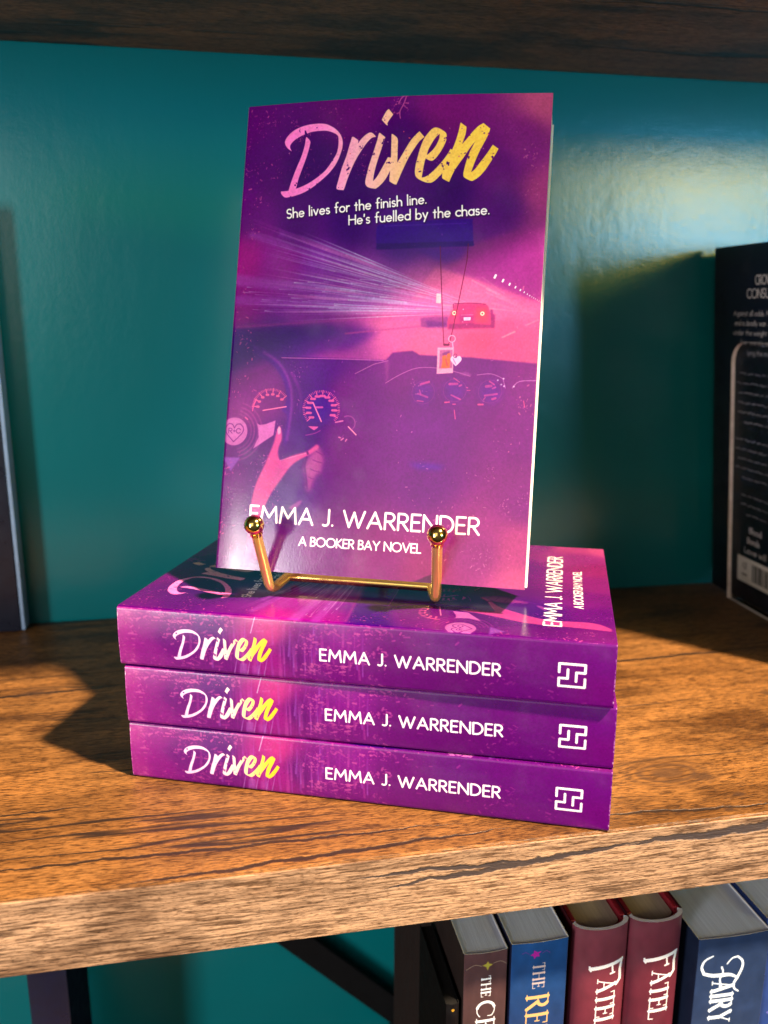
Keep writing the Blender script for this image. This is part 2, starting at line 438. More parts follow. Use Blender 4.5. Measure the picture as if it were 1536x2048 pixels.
TX0, TX1 = (18.01, 37.76)[0], (108.69, 22.55)[0]
TY0, TY1 = (62.96, 5.15)[1], (19.85, 40.39)[1]


def draw_title(cv, tr, stops, seed, specks=True):
    """tr maps cover-mm to this canvas; stops is the colour run from D to n"""
    col_img = np.zeros_like(cv.a)
    ax0, ax1 = tr((TX0, TY1))[0], tr((TX1, TY1))[0]
    g = np.clip((np.arange(cv.w) / cv.k - ax0) / (ax1 - ax0), 0, 1)
    for q in range(3):
        col_img[..., q] = np.interp(g, [s for s, _ in stops], [c[q] / 255 for _, c in stops])[None]
    grit = fnoise(cv.h, cv.w, (cv.hmm / 1.6, cv.wmm / 1.6), 4, seed)
    worn = np.clip((.80 - grit) * 22, 0, 1)
    for k, ps in TITLE.items():
        ps = [smooth([tr(p) for p in q]) for q in ps]
        cv.polys(ps, col_img, 1.0, edge=worn)
    return ax0, ax1


def specks(cv, n, xr, yr, seed, color=(238, 80, 160), smin=.10, smax=.42, alpha=.85, bias=None, stretch=1.0):
    r = np.random.default_rng(seed)
    cl = [(r.uniform(*xr), r.uniform(*yr)) for _ in range(max(3, n // 26))]
    for _ in range(n):
        if r.random() < .6:
            c = cl[int(r.integers(len(cl)))]
            x, y = r.normal(c[0], 1.6 * stretch), r.normal(c[1], 2.2)
        else:
            x, y = r.uniform(*xr), r.uniform(*yr)
        x, y = min(max(x, xr[0]), xr[1]), min(max(y, yr[0]), yr[1])
        if bias and r.random() > bias(x, y):
            continue
        s = 1.5 * (smin + (smax - smin) * r.random() ** 2.2)
        a = r.uniform(0, 6.28); l = s * r.uniform(0, 2.2)
        cv.stroke([(x, y), (x + l * math.cos(a) * stretch, y + l * math.sin(a) / stretch)], s, color, alpha * r.uniform(.4, 1))


def cover_art():
    cv = Canvas(129, 198, 8)
    ctrl = [
        ((1.3, 5.92), (112, 0, 122)), ((46.41, 4.45), (122, 4, 122)), ((88.45, 4.05), (150, 22, 128)), ((128.11, 1.6), (236, 88, 138)), ((117.66, 20.65), (150, 30, 130)), ((128.9, 39.29), (205, 62, 138)),
        ((8.34, 25.79), (96, 0, 116)), ((30.65, 28.55), (74, 0, 112)), ((48.69, 39.64), (66, 0, 108)), ((90.58, 40.52), (70, 0, 112)), ((111.14, 47.08), (100, 10, 126)), ((68.72, 21.16), (86, 2, 116)), ((110.13, 28.63), (118, 12, 124)),
        ((3.14, 47.37), (118, 0, 128)), ((27.86, 52.05), (92, 4, 124)), ((2.29, 66.83), (196, 16, 144)), ((20.25, 69.07), (176, 30, 160)),
        ((37.86, 71.27), (160, 42, 176)), ((59.55, 76.57), (176, 56, 178)), ((78.65, 81.74), (222, 84, 168)), ((103.19, 83.71), (240, 94, 156)), ((127.15, 87.64), (236, 84, 146)),
        ((49.51, 52.35), (72, 2, 122)), ((71.03, 58.9), (80, 8, 140)), ((112.04, 63.4), (150, 36, 138)), ((127.83, 63.52), (216, 76, 142)), ((124.66, 77.61), (206, 62, 140)),
        ((1.6, 88.38), (158, 2, 134)), ((30.46, 90.32), (150, 24, 156)), ((69.04, 94.19), (222, 84, 156)), ((2.68, 103.38), (76, 0, 124)), ((24.65, 100.96), (86, 4, 132)), ((50.64, 102.71), (150, 40, 140)), ((83.99, 102.25), (238, 86, 148)), ((114.17, 101.83), (232, 72, 138)), ((128.76, 99.63), (232, 78, 142)),
    ]
    cv.a[:] = cv.field(ctrl, 12)
    # ceiling of the tunnel
    cv.polys([[(47.09, 48.08), (62.52, 56.72), (86.11, 68.96), (98.56, 73.11), (128.53, 84.23), (128.69, 57.48), (103.35, 51.05)]], (92, 10, 132), .55, soft=2.2)
    cv.polys([[(85.7, 68.96), (92.36, 71.05), (128.74, 84.43), (129.15, 51.43), (99.92, 61.66)]], (170, 42, 136), .75, soft=1.0)
    cv.polys([[(86.2, 70.41), (128.57, 84.83), (128.54, 91.64), (103.65, 91.84), (76.71, 83.81)]], (246, 98, 160), .6, soft=.6)
    # rushing light trails
    r = np.random.default_rng(3)
    vx, vy = (110.46, 88.75)
    starts = [(480, 436, 2.2), (545, 446, 1.2), (480, 470, 1.0), (478, 492, .8), (472, 520, 1.4), (520, 470, .9), (560, 505, .6), (470, 545, 1.0), (470, 560, .7), (470, 575, 1.1), (470, 588, 1.5), (470, 600, .8), (468, 612, 1.0), (466, 626, .8), (640, 500, .7), (620, 540, 1.3), (580, 565, .6), (600, 590, 2.0), (560, 612, 1.2), (520, 632, 1.1)]
    for (x, y, w) in starts:
        p = q2mm(x, y)
        for j in range(5):
            f0 = r.uniform(0, .25); f1 = r.uniform(.6, .97); off = r.normal(0, 1.2)
            a = (p[0] + (vx - p[0]) * f0, p[1] + off + (vy - p[1] - off) * f0); b = (p[0] + (vx - p[0]) * f1, p[1] + off + (vy - p[1] - off) * f1)
            m = ((a[0] + b[0]) / 2, (a[1] + b[1]) / 2)
            c = (238, 190, 246) if r.random() < .55 else (246, 120, 206)
            cv.stroke([a, m], w * .6 * r.uniform(.3, 1.0), c, .0, soft=.16, w1=w * .42, a1=r.uniform(.25, .85))
            cv.stroke([m, b], w * .42, c, r.uniform(.25, .8), soft=.16, w1=.15, a1=.0)
    for (x, y, w, al) in [(470, 560, 5.0, .34), (470, 600, 4.0, .30), (500, 470, 2.6, .3), (560, 470, 1.8, .28), (640, 600, 5.0, .3), (700, 570, 3.0, .28)]:
        p = q2mm(x, y)
        cv.stroke([p, (p[0] + (vx - p[0]) * .8, p[1] + (vy - p[1]) * .8)], w, (214, 120, 226), al, soft=1.3, w1=w * .25, a1=.05)
    for k in range(46):
        x, y = r.uniform(470, 820), r.uniform(560, 625)
        p = q2mm(x, y); l = r.uniform(2, 11)
        cv.stroke([p, (p[0] + l, p[1] + l * .07)], r.uniform(.15, .5), (252, 214, 246), r.uniform(.25, .8), soft=.2, a1=0)
    for k in range(26):
        x, y = r.uniform(640, 1000), r.uniform(540, 640)
        p = q2mm(x, y); l = r.uniform(6, 22)
        cv.stroke([p, (p[0] + l, p[1] + l * (vy - p[1]) / max(vx - p[0] + 12, 8) * .8)], r.uniform(.3, 1.0), (255, 176, 200), r.uniform(.1, .35), soft=.35, a1=0)
    cv.stroke([(2.14, 95.89), (52.09, 92.26), (93.57, 91.92)], 1.0, (226, 60, 160), .5, soft=.8, a1=.1)
    cv.polys([[(-0.8, 98.71), (22.16, 96.75), (50.1, 94.37), (65.05, 97.13), (52.9, 104.76), (31.64, 107.61), (3.45, 114.06), (-0.71, 118.42)]], (66, 0, 120), .75, soft=1.6)
    cv.stroke([(50.34, 98.13), (93.67, 93.55)], .6, (180, 50, 130), .6, soft=.5)
    # road marks and wall lamps
    cv.polys([[(114.0, 98.89), (119.36, 96.1), (119.88, 96.5), (114.84, 98.95)]], (255, 150, 180), .8, soft=.2)
    cv.polys([[(123.38, 93.75), (128.38, 91.33), (128.56, 91.6), (123.73, 94.02)]], (255, 150, 180), .6, soft=.2)
    for (x, y, s) in [(878, 200, 22), (970, 248, 18), (1048, 290, 15), (1117, 325, 13), (1175, 357, 11), (1220, 383, 9), (1257, 405, 8), (1285, 422, 7), (1310, 437, 6), (1332, 449, 6), (1352, 460, 5), (1375, 473, 5), (1395, 485, 5), (1415, 497, 5)]:
        p = q2mm(840 + x * .16927, 520 + y * .16927)
        cv.stroke([(p[0] + s * .008, p[1] - s * .02), (p[0] - s * .008, p[1] + s * .02)], s * .042, (255, 235, 250), .95, soft=.1)
    # white post
    cv.polys([[(87.21, 81.32), (89.02, 81.42), (89.25, 85.41), (87.24, 85.24)]], (255, 205, 215), .85, soft=.1)
    # traffic and the car ahead
    cv.polys([[(81.29, 91.36), (86.46, 90.8), (92.66, 90.65), (92.92, 95.07), (83.62, 95.44), (81.5, 94.84)]], (140, 36, 130), .75, soft=.35)
    cv.polys([[(83.44, 92.39), (91.77, 93.01), (91.89, 95.08), (84.3, 95.16)]], (96, 14, 120), .6, soft=.4)
    car = smooth([(94.28, 86.08), (96.13, 85.45), (100.21, 85.15), (104.3, 85.27), (107.37, 85.67), (108.45, 86.87), (109.23, 88.75), (110.86, 90.11), (111.32, 94.89), (110.26, 95.11), (92.62, 95.84), (92.38, 93.01), (92.81, 90.93), (94.18, 88.5)])
    cv.polys([car], (226, 46, 116), .88, soft=.12)
    cv.polys([[(95.81, 85.9), (107.04, 85.84), (108.18, 88.07), (96.31, 88.48)]], (206, 40, 120), .6, soft=.4)
    cv.polys([[(92.84, 93.69), (102.03, 93.2), (110.86, 93.87), (111.27, 95.06), (92.8, 95.94)]], (140, 20, 110), .8, soft=.3)
    cv.polys([[(96.71, 89.52), (103.18, 89.47), (103.37, 92.91), (97.09, 93.14)]], (150, 24, 120), .55, soft=.5)
    cv.stroke([(94.32, 87.29), (94.22, 85.59), (96.13, 85.38), (100.21, 85.15), (104.64, 85.27), (107.2, 85.57)], .28, (120, 16, 90), .9)
    cv.polys([[(103.36, 86.72), (108.1, 86.7), (108.79, 92.86), (103.37, 92.91)]], (255, 60, 92), .7, soft=.8)
    cv.polys([[(109.17, 87.72), (110.18, 87.71), (110.55, 89.42), (111.31, 89.76), (111.32, 94.89), (109.91, 94.9)]], (150, 24, 110), .8, soft=.2)
    for c in [(397, 632), (728, 637)]:
        p = q2mm(840 + c[0] * .16927, 520 + c[1] * .16927)
        cv.circle(p, 1.5, (255, 70, 90), .6, soft=.7); cv.ring(p, .62, .42, (255, 226, 200), 1)
    cv.polys([[(98.7, 90.95), (101.63, 90.86), (101.56, 92.1), (98.91, 92.26)]], (255, 214, 250), .95, soft=.08)
    cv.polys([[(99.37, 91.36), (101.07, 91.28), (101.07, 91.76), (99.44, 91.84)]], (190, 120, 190), .5, soft=.1)
    cv.stroke([(97.76, 90.03), (102.52, 89.89)], .2, (240, 120, 180), .9)
    cv.circle((98.41, 87.71), .28, (250, 150, 210), .9); cv.circle((98.5, 92.78), .24, (250, 120, 190), .8); cv.circle((100.13, 93.9), .26, (230, 90, 170), .8)
    cv.polys([[(92.98, 96.11), (110.95, 95.41), (110.15, 105.15), (96.94, 105.36)]], (255, 62, 110), .55, soft=2.4)
    # mirror on the windscreen
    mir = smooth([(61.65, 52.94), (80.96, 51.54), (98.91, 50.98), (99.99, 52.23), (100.88, 60.85), (99.53, 61.86), (81.62, 62.53), (62.91, 63.0), (61.12, 61.31), (60.7, 54.6)])
    cv.polys([mir], (62, 0, 146), .95, soft=.15)
    cv.polys([[(61.09, 60.89), (100.84, 60.03), (101.15, 62.08), (61.25, 63.41)]], (48, 0, 110), .8, soft=.15)
    cv.stroke([(64.42, 53.6), (97.39, 52.81)], .4, (96, 20, 180), .6, soft=.3)
    cv.polys([[(75.42, 62.69), (99.94, 62.07), (96.2, 67.37), (90.22, 69.39)]], (70, 4, 150), .6, soft=1.0)
    # dashboard
    dash = [(-0.33, 118.81), (13.98, 114.51), (23.35, 108.38), (30.99, 108.06), (49.16, 108.53), (67.93, 108.79), (70.66, 105.65), (78.85, 104.76), (81.84, 106.44), (102.32, 107.05), (128.8, 108.94), (129.57, 199.83), (-1.84, 198.3)]
    dimg = cv.field([
        ((1.22, 114.1), (74, 0, 112)), ((23.34, 113.67), (76, 0, 116)), ((40.52, 111.23), (76, 0, 118)), ((54.24, 125.5), (104, 4, 118)), ((78.46, 112.58), (120, 14, 124)), ((107.02, 116.05), (120, 14, 126)), ((126.59, 113.62), (136, 22, 128)), ((85.82, 132.78), (112, 10, 124)), ((55.57, 146.1), (108, 8, 118)), ((34.02, 142.75), (78, 0, 116)),
        ((87.15, 155.0), (114, 10, 124)), ((125.81, 135.51), (130, 18, 126)), ((127.29, 163.09), (138, 26, 124)), ((127.38, 182.71), (196, 58, 130)), ((128.11, 196.34), (226, 80, 140)), ((108.87, 183.83), (160, 40, 126)), ((89.54, 195.0), (160, 34, 110)), ((68.95, 192.32), (150, 30, 120)),
        ((45.61, 187.67), (126, 20, 120)), ((27.1, 168.04), (74, 0, 118)), ((28.68, 190.77), (110, 10, 122)), ((4.83, 194.34), (128, 22, 122)), ((2.69, 165.03), (106, 8, 116)), ((2.92, 137.49), (112, 8, 120)), ((16.93, 147.57), (88, 0, 112))], 11)
    cv.polys([dash], dimg, 1.0, soft=.25)
    cv.stroke([(23.36, 108.58), (49.17, 108.73), (66.97, 109.0)], .35, (200, 90, 180), .75, soft=.1)
    cv.stroke([(67.93, 108.79), (70.66, 105.65), (78.85, 104.76), (81.84, 106.44), (102.32, 107.05), (128.8, 108.94)], .25, (200, 60, 140), .5, soft=.15)
    cv.polys([[(0.16, 96.71), (44.22, 94.29), (48.48, 98.17), (40.66, 101.21), (4.11, 107.7), (-0.41, 117.81)]], (60, 0, 118), .6, soft=1.2)
    # trim lines of the dash
    cv.stroke([(55.52, 114.65), (63.15, 110.62), (68.92, 109.07)], .35, (210, 110, 180), .6, soft=.1)
    cv.stroke(smooth([(68.52, 118.24), (74.14, 114.75), (81.68, 111.72), (92.21, 111.99), (102.75, 114.63)], False), .3, (220, 110, 190), .7, soft=.08)
    cv.polys([[(67.49, 109.57), (69.41, 109.06), (69.37, 116.3), (69.01, 118.23)]], (170, 60, 150), .5, soft=.4)
    cv.stroke(smooth([(105.53, 114.09), (111.1, 113.51), (115.83, 115.29), (116.96, 119.02)], False), .3, (220, 120, 200), .7, soft=.1)
    cv.stroke(smooth([(119.72, 118.95), (122.34, 116.27), (128.71, 115.76)], False), .4, (220, 120, 200), .7, soft=.12)
    cv.polys([[(98.1, 113.33), (100.9, 112.96), (103.46, 113.85), (102.57, 114.66), (99.41, 114.25)]], (176, 70, 160), .6, soft=.4)
    for (x, y) in [(935, 495), (860, 515), (1065, 595), (905, 570), (940, 590)]:
        cv.circle(q2mm(860 + x * .15625, 680 + y * .15625), .35, (246, 190, 240), .8, soft=.15)
    for (a, b, w) in [((300, 490), (370, 540), .45), ((245, 565), (340, 562), 1.0), ((370, 590), (395, 578), .7), ((265, 705), (380, 760), .6), ((185, 800), (240, 795), .6), ((285, 822), (320, 822), .4),
                      ((755, 530), (815, 572), .6), ((712, 595), (775, 588), 1.1), ((795, 620), (830, 605), .7), ((695, 712), (848, 690), .8), ((790, 755), (830, 745), .9), ((610, 825), (670, 825), .7), ((680, 760), (700, 735), .4),
                      ((460, 608), (475, 612), .4), ((470, 645), (505, 645), .3), ((1190, 780), (1205, 860), .4), ((305, 900), (318, 1010), .35)]:
        cv.stroke([q2mm(860 + a[0] * .15625, 680 + a[1] * .15625), q2mm(860 + b[0] * .15625, 680 + b[1] * .15625)], w, (246, 70, 150), .85, soft=.06)
    for (a, b, w) in [((940, 275), (975, 265), .9), ((935, 300), (940, 320), .6), ((930, 315), (968, 330), .8), ((925, 345), (950, 348), .5)]:
        cv.stroke([q2mm(400 + a[0] * .46875, 640 + a[1] * .46875), q2mm(400 + b[0] * .46875, 640 + b[1] * .46875)], w, (240, 66, 150), .8, soft=.06)
    for (x, y) in [(950, 310), (1085, 300), (1235, 305)]:
        p = q2mm(400 + x * .46875, 640 + y * .46875)
        cv.circle(p, 4.2, (96, 20, 170), .35, soft=3); cv.ring(p, 4.6, .18, (190, 60, 150), .4)
    cv.polys([[(79.7, 150.44), (86.87, 150.34), (94.97, 150.95), (92.7, 152.55), (84.15, 152.63)]], (92, 20, 170), .7, soft=.9)
    # left: bright cluster glass, wheel rim
    cv.polys([smooth([(-0.1, 116.92), (7.01, 112.52), (16.64, 109.99), (23.79, 115.01), (27.17, 121.93), (27.3, 130.76), (21.28, 134.66), (12.67, 136.8), (1.37, 137.17)])], (150, 26, 126), .5, soft=2.5)
    rim = [(10.27, 103.03), (16.31, 105.3), (21.95, 109.43), (25.69, 114.5), (28.28, 120.51), (29.35, 126.99), (29.47, 134.41), (28.72, 140.92), (27.84, 145.58), (27.02, 144.22), (27.33, 138.19), (27.46, 133.08), (24.89, 130.83), (26.56, 127.06), (26.01, 121.96), (23.92, 116.87), (20.21, 112.27), (15.6, 109.07), (10.5, 106.33)]
    cv.polys([smooth(rim)], (82, 0, 132), .95, soft=.35)
    cv.stroke(smooth([(15.41, 106.49), (21.52, 110.14), (25.76, 115.44), (28.2, 121.44), (29.03, 127.93), (28.81, 135.36), (28.12, 142.8)], False), 1.1, (150, 40, 160), .55, soft=.7)
    cv.stroke(smooth([(28.14, 114.92), (31.4, 120.43), (33.21, 125.96), (33.05, 130.6)], False), 1.3, (120, 16, 140), .7, soft=.6)
    cv.polys([smooth([(33.99, 116.19), (43.57, 109.98), (44.67, 126.57), (40.98, 142.34), (38.39, 146.11), (31.79, 147.28), (29.72, 138.11), (32.44, 128.76), (31.4, 120.43)])], (70, 0, 118), .7, soft=2.0)  # dark band between reflections, painted into the print as violet
    # rev counter and speedometer
    def dial(cx, cy, rad, a0, a1, n, sx, big, num, colr):
        for i in range(n + 1):
            a = R(a0 + (a1 - a0) * i / n); l = .80 if i % big == 0 else .90
            p = q2mm(420 + (cx + rad * math.cos(a)) * .22135, 680 + (cy + rad * math.sin(a)) * .22135)
            q = q2mm(420 + (cx + l * rad * math.cos(a)) * .22135, 680 + (cy + l * rad * math.sin(a)) * .22135)
            cv.stroke([p, q], .42 if i % big == 0 else .22, colr, .9)
            if i % big == 0 and num:
                t = q2mm(420 + (cx + .70 * rad * math.cos(a)) * .22135, 680 + (cy + .70 * rad * math.sin(a)) * .22135)
                cv.stroke([(t[0] - num, t[1]), (t[0] + num, t[1])], 1.0, colr, .8, soft=.1)
    cv.circle((41.54, 129.43), 6.5, (60, 0, 140), .7, soft=4)
    dial(545, 615, 175, 185, 322, 30, 1, 5, .3, (250, 84, 150))
    cv.stroke(smooth([(12.03, 131.21), (12.35, 128.85), (13.4, 126.48)], False), .5, (250, 70, 150), .9)
    dial(1000, 625, 168, 140, 400, 46, 1, 4, .8, (250, 84, 160))
    cv.stroke([(16.65, 130.98), (26.7, 129.11)], .5, (255, 110, 170), .95)
    cv.stroke([(38.3, 127.12), (42.38, 134.84)], .55, (255, 110, 180), .95)
    cv.stroke([(39.86, 129.01), (42.46, 128.94)], .8, (230, 70, 170), .8)
    cv.polys([[(36.82, 136.95), (41.34, 137.03), (40.68, 137.75), (39.55, 138.61), (38.07, 137.83)]], (240, 80, 170), .9)
    cv.stroke([(54.02, 136.62), (57.5, 139.83)], .5, (255, 130, 180), .95)
    cv.ring((53.7, 135.26), 3.1, .5, (190, 70, 160), .5, -120, 60)
    for (a, b) in [((1160, 880), (1175, 885)), ((1180, 905), (1200, 890)), ((1220, 915), (1230, 900)), ((1130, 745), (1195, 732))]:
        cv.stroke([q2mm(420 + a[0] * .22135, 680 + a[1] * .22135), q2mm(420 + b[0] * .22135, 680 + b[1] * .22135)], .6, (240, 110, 180), .8)
    cv.stroke(smooth([(36.12, 140.76), (39.87, 139.85), (42.16, 138.62)], False), .4, (190, 50, 160), .6, soft=.15)
    # wheel hub badge
    hc = (4.47, 140.26)
    for rr, al in [(9.0, .45), (10.6, .4), (12.4, .35), (7.6, .3)]:
        cv.ring(hc, rr, .7, (180, 56, 150), al, -75, 75, soft=.3)
    cv.circle(hc, 5.9, (206, 92, 176), .95, soft=.2)
    cv.circle((hc[0] - 1, hc[1] - 1), 4, (226, 120, 196), .35, soft=2.4)
    hs = [(.0, 4.4), (-3.6, .6), (-4.0, -1.6), (-2.6, -3.2), (-1.0, -3.0), (0, -1.4), (1.0, -3.0), (2.6, -3.2), (4.0, -1.6), (3.6, .6)]
    heart = smooth([(hc[0] + a, hc[1] + b) for a, b in hs])
    cv.stroke(heart + heart[:1], .42, (120, 20, 124), .9)
    text_line(cv, "R", (hc[0] - 2.5, hc[1] + .8), (hc[0] - .9, hc[1] + .8), 2.1, .34, (120, 20, 124))
    cv.stroke([(hc[0] - .5, hc[1] - .2), (hc[0] + .5, hc[1] - .2)], .3, (120, 20, 124)); cv.stroke([(hc[0], hc[1] - .7), (hc[0], hc[1] + .3)], .3, (120, 20, 124))
    cv.ring((hc[0] + 1.9, hc[1] - .3), 1.0, .34, (120, 20, 124), .95, 40, 330)
    spoke = [(14.35, 136.38), (15.63, 137.18), (18.51, 136.62), (22.52, 135.0), (22.27, 138.36), (22.03, 141.25), (18.98, 143.35), (13.42, 147.29), (14.45, 144.68), (15.5, 142.31), (15.17, 139.06)]
    cv.polys([spoke], (214, 96, 182), .95, soft=.12)
    cv.polys([[(0.33, 151.39), (7.91, 151.19), (4.07, 157.24)]], (150, 66, 176), .85, soft=.25)
    # arm and hand
    arm = [(14.24, 172.59), (14.61, 167.47), (15.98, 161.37), (18.38, 155.46), (20.42, 150.04), (22.13, 145.33), (22.98, 141.59), (23.54, 139.24), (24.27, 137.27), (25.11, 138.26), (25.72, 141.49), (25.66, 143.35), (24.86, 145.69), (24.47, 148.49), (25.34, 151.23), (26.34, 151.75), (29.12, 150.25), (32.85, 148.86), (36.5, 147.75), (38.64, 146.33), (41.03, 144.4), (42.11, 145.05), (41.81, 146.21), (38.1, 148.88), (33.96, 151.12), (30.56, 153.79), (27.72, 157.84), (25.11, 161.88), (22.73, 165.69), (21.06, 169.46), (19.66, 173.69), (20.12, 180.13), (20.11, 190.26), (15.43, 196.08), (12.53, 196.27), (13.68, 185.11)]
    cv.polys([smooth(arm)], (232, 66, 150), .92, soft=.3)
    cv.polys([smooth([(24.5, 153.12), (30.16, 151.5), (26.74, 157.65), (23.25, 162.89), (20.72, 168.09), (19.95, 170.91), (23.03, 159.66)])], (170, 30, 140), .4, soft=1.2)
    cv.polys([[(23.51, 138.78), (24.27, 137.27), (24.92, 138.27), (25.15, 140.12), (24.15, 141.08)]], (255, 160, 200), .8, soft=.15)
    cv.polys([[(36.58, 147.56), (37.52, 147.3), (38.18, 148.7), (37.25, 149.01)]], (90, 0, 100), .85, soft=.15)
    kn = [(41.37, 144.62), (43.21, 147.31), (44.46, 150.47), (43.87, 153.7), (43.79, 155.99), (41.52, 157.46), (40.52, 160.25), (39.76, 163.04), (38.67, 164.46), (37.67, 162.22), (37.74, 159.0), (36.48, 155.84), (36.48, 153.09), (38.13, 149.34)]
    cv.polys([smooth(kn)], (196, 74, 150), .75, soft=.9)
    cv.polys([smooth([(30.56, 171.29), (34.66, 168.32), (36.52, 167.77), (35.26, 170.13), (32.53, 172.1)])], (200, 90, 170), .6, soft=.3)
    for ln in ([(41.08, 147.39), (42.55, 148.02), (43.87, 148.66)], [(39.9, 150.88), (41.6, 151.5), (43.51, 151.88)], [(38.96, 154.59), (40.91, 155.42), (43.06, 155.79)], [(38.48, 158.05), (39.95, 158.68), (41.38, 158.84)]):
        cv.stroke(ln, .5, (120, 20, 120), .7, soft=.2)
    cv.stroke(smooth([(37.12, 149.84), (36.51, 153.54), (37.39, 158.1), (38.17, 162.65)], False), .7, (84, 0, 110), .6, soft=.4)
    cv.stroke(smooth([(25.85, 151.68), (29.14, 150.62), (33.36, 149.3), (36.63, 148.25)], False), .35, (255, 140, 190), .5, soft=.2)
    # hanging cord, ring, snapshot, heart charm
    cv.stroke([(87.53, 62.09), (88.98, 77.77), (90.46, 93.02), (91.43, 102.0)], .34, (120, 10, 70), .95)
    cv.stroke([(98.84, 61.14), (98.72, 68.08), (96.41, 84.34), (94.93, 94.36), (93.9, 100.24), (93.32, 101.97)], .34, (120, 10, 70), .95)
    cv.stroke([(91.61, 102.17), (93.33, 102.14)], .9, (110, 10, 70), .9)
    cv.ring((94.56, 99.71), 1.35, .38, (255, 150, 200), .95)
    cv.stroke([(94.81, 101.09), (95.28, 103.32)], .5, (255, 150, 210), .9)
    cv.polys([[(88.98, 103.39), (95.52, 103.17), (95.81, 113.51), (89.22, 114.02)]], (252, 150, 196), 1, soft=.08)
    cv.polys([[(89.98, 104.33), (95.11, 104.13), (95.35, 111.55), (90.11, 111.84)]], (196, 84, 150), 1, soft=.08)
    cv.polys([smooth([(90.89, 111.64), (91.21, 109.02), (91.1, 107.12), (91.67, 105.99), (92.49, 106.46), (92.88, 107.72), (93.07, 105.49), (93.85, 105.32), (94.39, 106.43), (94.36, 108.65), (94.37, 111.5)])], (255, 98, 66), 1, soft=.1)
    cv.polys([smooth([(91.03, 105.84), (91.94, 105.19), (93.19, 104.86), (93.8, 104.53), (94.01, 105.48), (92.63, 106.14), (91.4, 106.79)])], (130, 40, 120), .8, soft=.15)
    cv.stroke([(92.58, 108.04), (93.36, 110.57)], .5, (170, 40, 90), .6, soft=.1)
    cc = (96.71, 108.35)
    ch = smooth([(cc[0] + a * .55, cc[1] + b * .55) for a, b in hs])
    cv.polys([ch], (255, 190, 230), 1, soft=.06); cv.stroke([(cc[0] - 1.2, cc[1] - .6), (cc[0], cc[1] + 1.4)], .4, (190, 90, 170), .8, soft=.1)
    cv.ring((96.29, 106.55), .7, .3, (120, 30, 100), .8)
    # worn-print specks
    specks(cv, 520, (.4, 13), (1, 197), 11, bias=lambda x, y: (1 - x / 16) * (1.0 if 35 < y < 130 or y < 30 else .75))
    specks(cv, 240, (1, 60), (2, 32), 12, alpha=.6, smax=.34)
    specks(cv, 300, (1, 30), (150, 197), 13, alpha=.7, color=(214, 90, 180), smax=.32)
    specks(cv, 260, (70, 128), (150, 197), 14, alpha=.5, color=(255, 130, 190), smax=.32)
    specks(cv, 90, (118, 128.6), (20, 150), 15, alpha=.7, color=(255, 110, 170))
    specks(cv, 130, (20, 128), (95, 150), 16, alpha=.5, color=(236, 110, 190), smax=.3)
    specks(cv, 90, (30, 128), (4, 70), 17, alpha=.4, color=(230, 100, 190), smax=.24)
    cv.stroke(smooth([(67.97, 9.13), (67.61, 6.38), (69.15, 3.02), (70.11, -0.36), (68.22, 0.54), (66.91, 2.93)], False), .5, (246, 90, 170), .8)
    specks(cv, 50, ((66.94, 3.42)[0] - 3, (66.94, 3.42)[0] + 4), (0, 7), 18, alpha=.8)
    # lettering
    cv.a *= np.array((.74, .80, .85), np.float32)
    draw_title(cv, lambda p: p, [(0, (255, 118, 206)), (.18, (255, 128, 208)), (.36, (255, 172, 196)), (.52, (255, 194, 158)), (.68, (255, 202, 112)), (.82, (255, 206, 84)), (1, (255, 208, 76))], 5)
    cv.polys([[(26.87, 12.07), (27.39, 12.25), (28.45, 14.24), (27.78, 14.35), (27.04, 13.59)]], (58, 0, 100), 1)
    r = np.random.default_rng(21)
    for k in range(46):
        x = r.uniform(TX0, TX1); y = TY0 + 8 + r.uniform(2, 19) - (x - TX0) * .02
        c = [(210, 60, 140), (120, 40, 100), (236, 90, 90), (190, 110, 150)][int(r.integers(4))]
        cv.stroke([(x, y), (x + r.normal(0, .25), y + r.normal(0, .25))], r.uniform(.12, .5), c, .75, soft=.05)
    W = (255, 250, 244)
    for (s, a, b) in [("She lives for the finish line.", (21.53, 49.39), (80.74, 44.47)), ("He's fuelled by the chase.", (48.89, 52.76), (106.45, 49.05))]:
        text_line(cv, s, (a[0] + .35, a[1] + .35), (b[0] + .35, b[1] + .35), 3.75, 1.1, (30, 0, 50), gap=.19, soft=.35, alpha=.55)
        text_line(cv, s, a, b, 3.75, .62, W, gap=.19)
    text_line(cv, "EMMA J. WARRENDER", (14.23, 177.68), (109.9, 177.64), 6.5, .88, W, gap=.20)
    text_line(cv, "A BOOKER BAY NOVEL", (36.34, 186.38), (87.2, 186.35), 3.5, .56, W, gap=.17)
    g = fnoise(cv.h, cv.w, (300, 200), 2, 31) - .5
    cv.a *= (1 + .16 * g[..., None])
    g = fnoise(cv.h, cv.w, (16, 10), 4, 32) - .5
    cv.a *= (1 + .14 * g[..., None])
    return cv.image("novel_cover_print")


def q2mm(x, y):
    """artwork tracing grid to cover millimetres"""
    h = (0.24337895, 0.016892636, -123.13174, 0.01012966, 0.2359503, -55.288078, 0.00013077308, 3.5644e-05)
    w = h[6] * x + h[7] * y + 1
    return ((h[0] * x + h[1] * y + h[2]) / w, (h[3] * x + h[4] * y + h[5]) / w)


SPT = 25.9


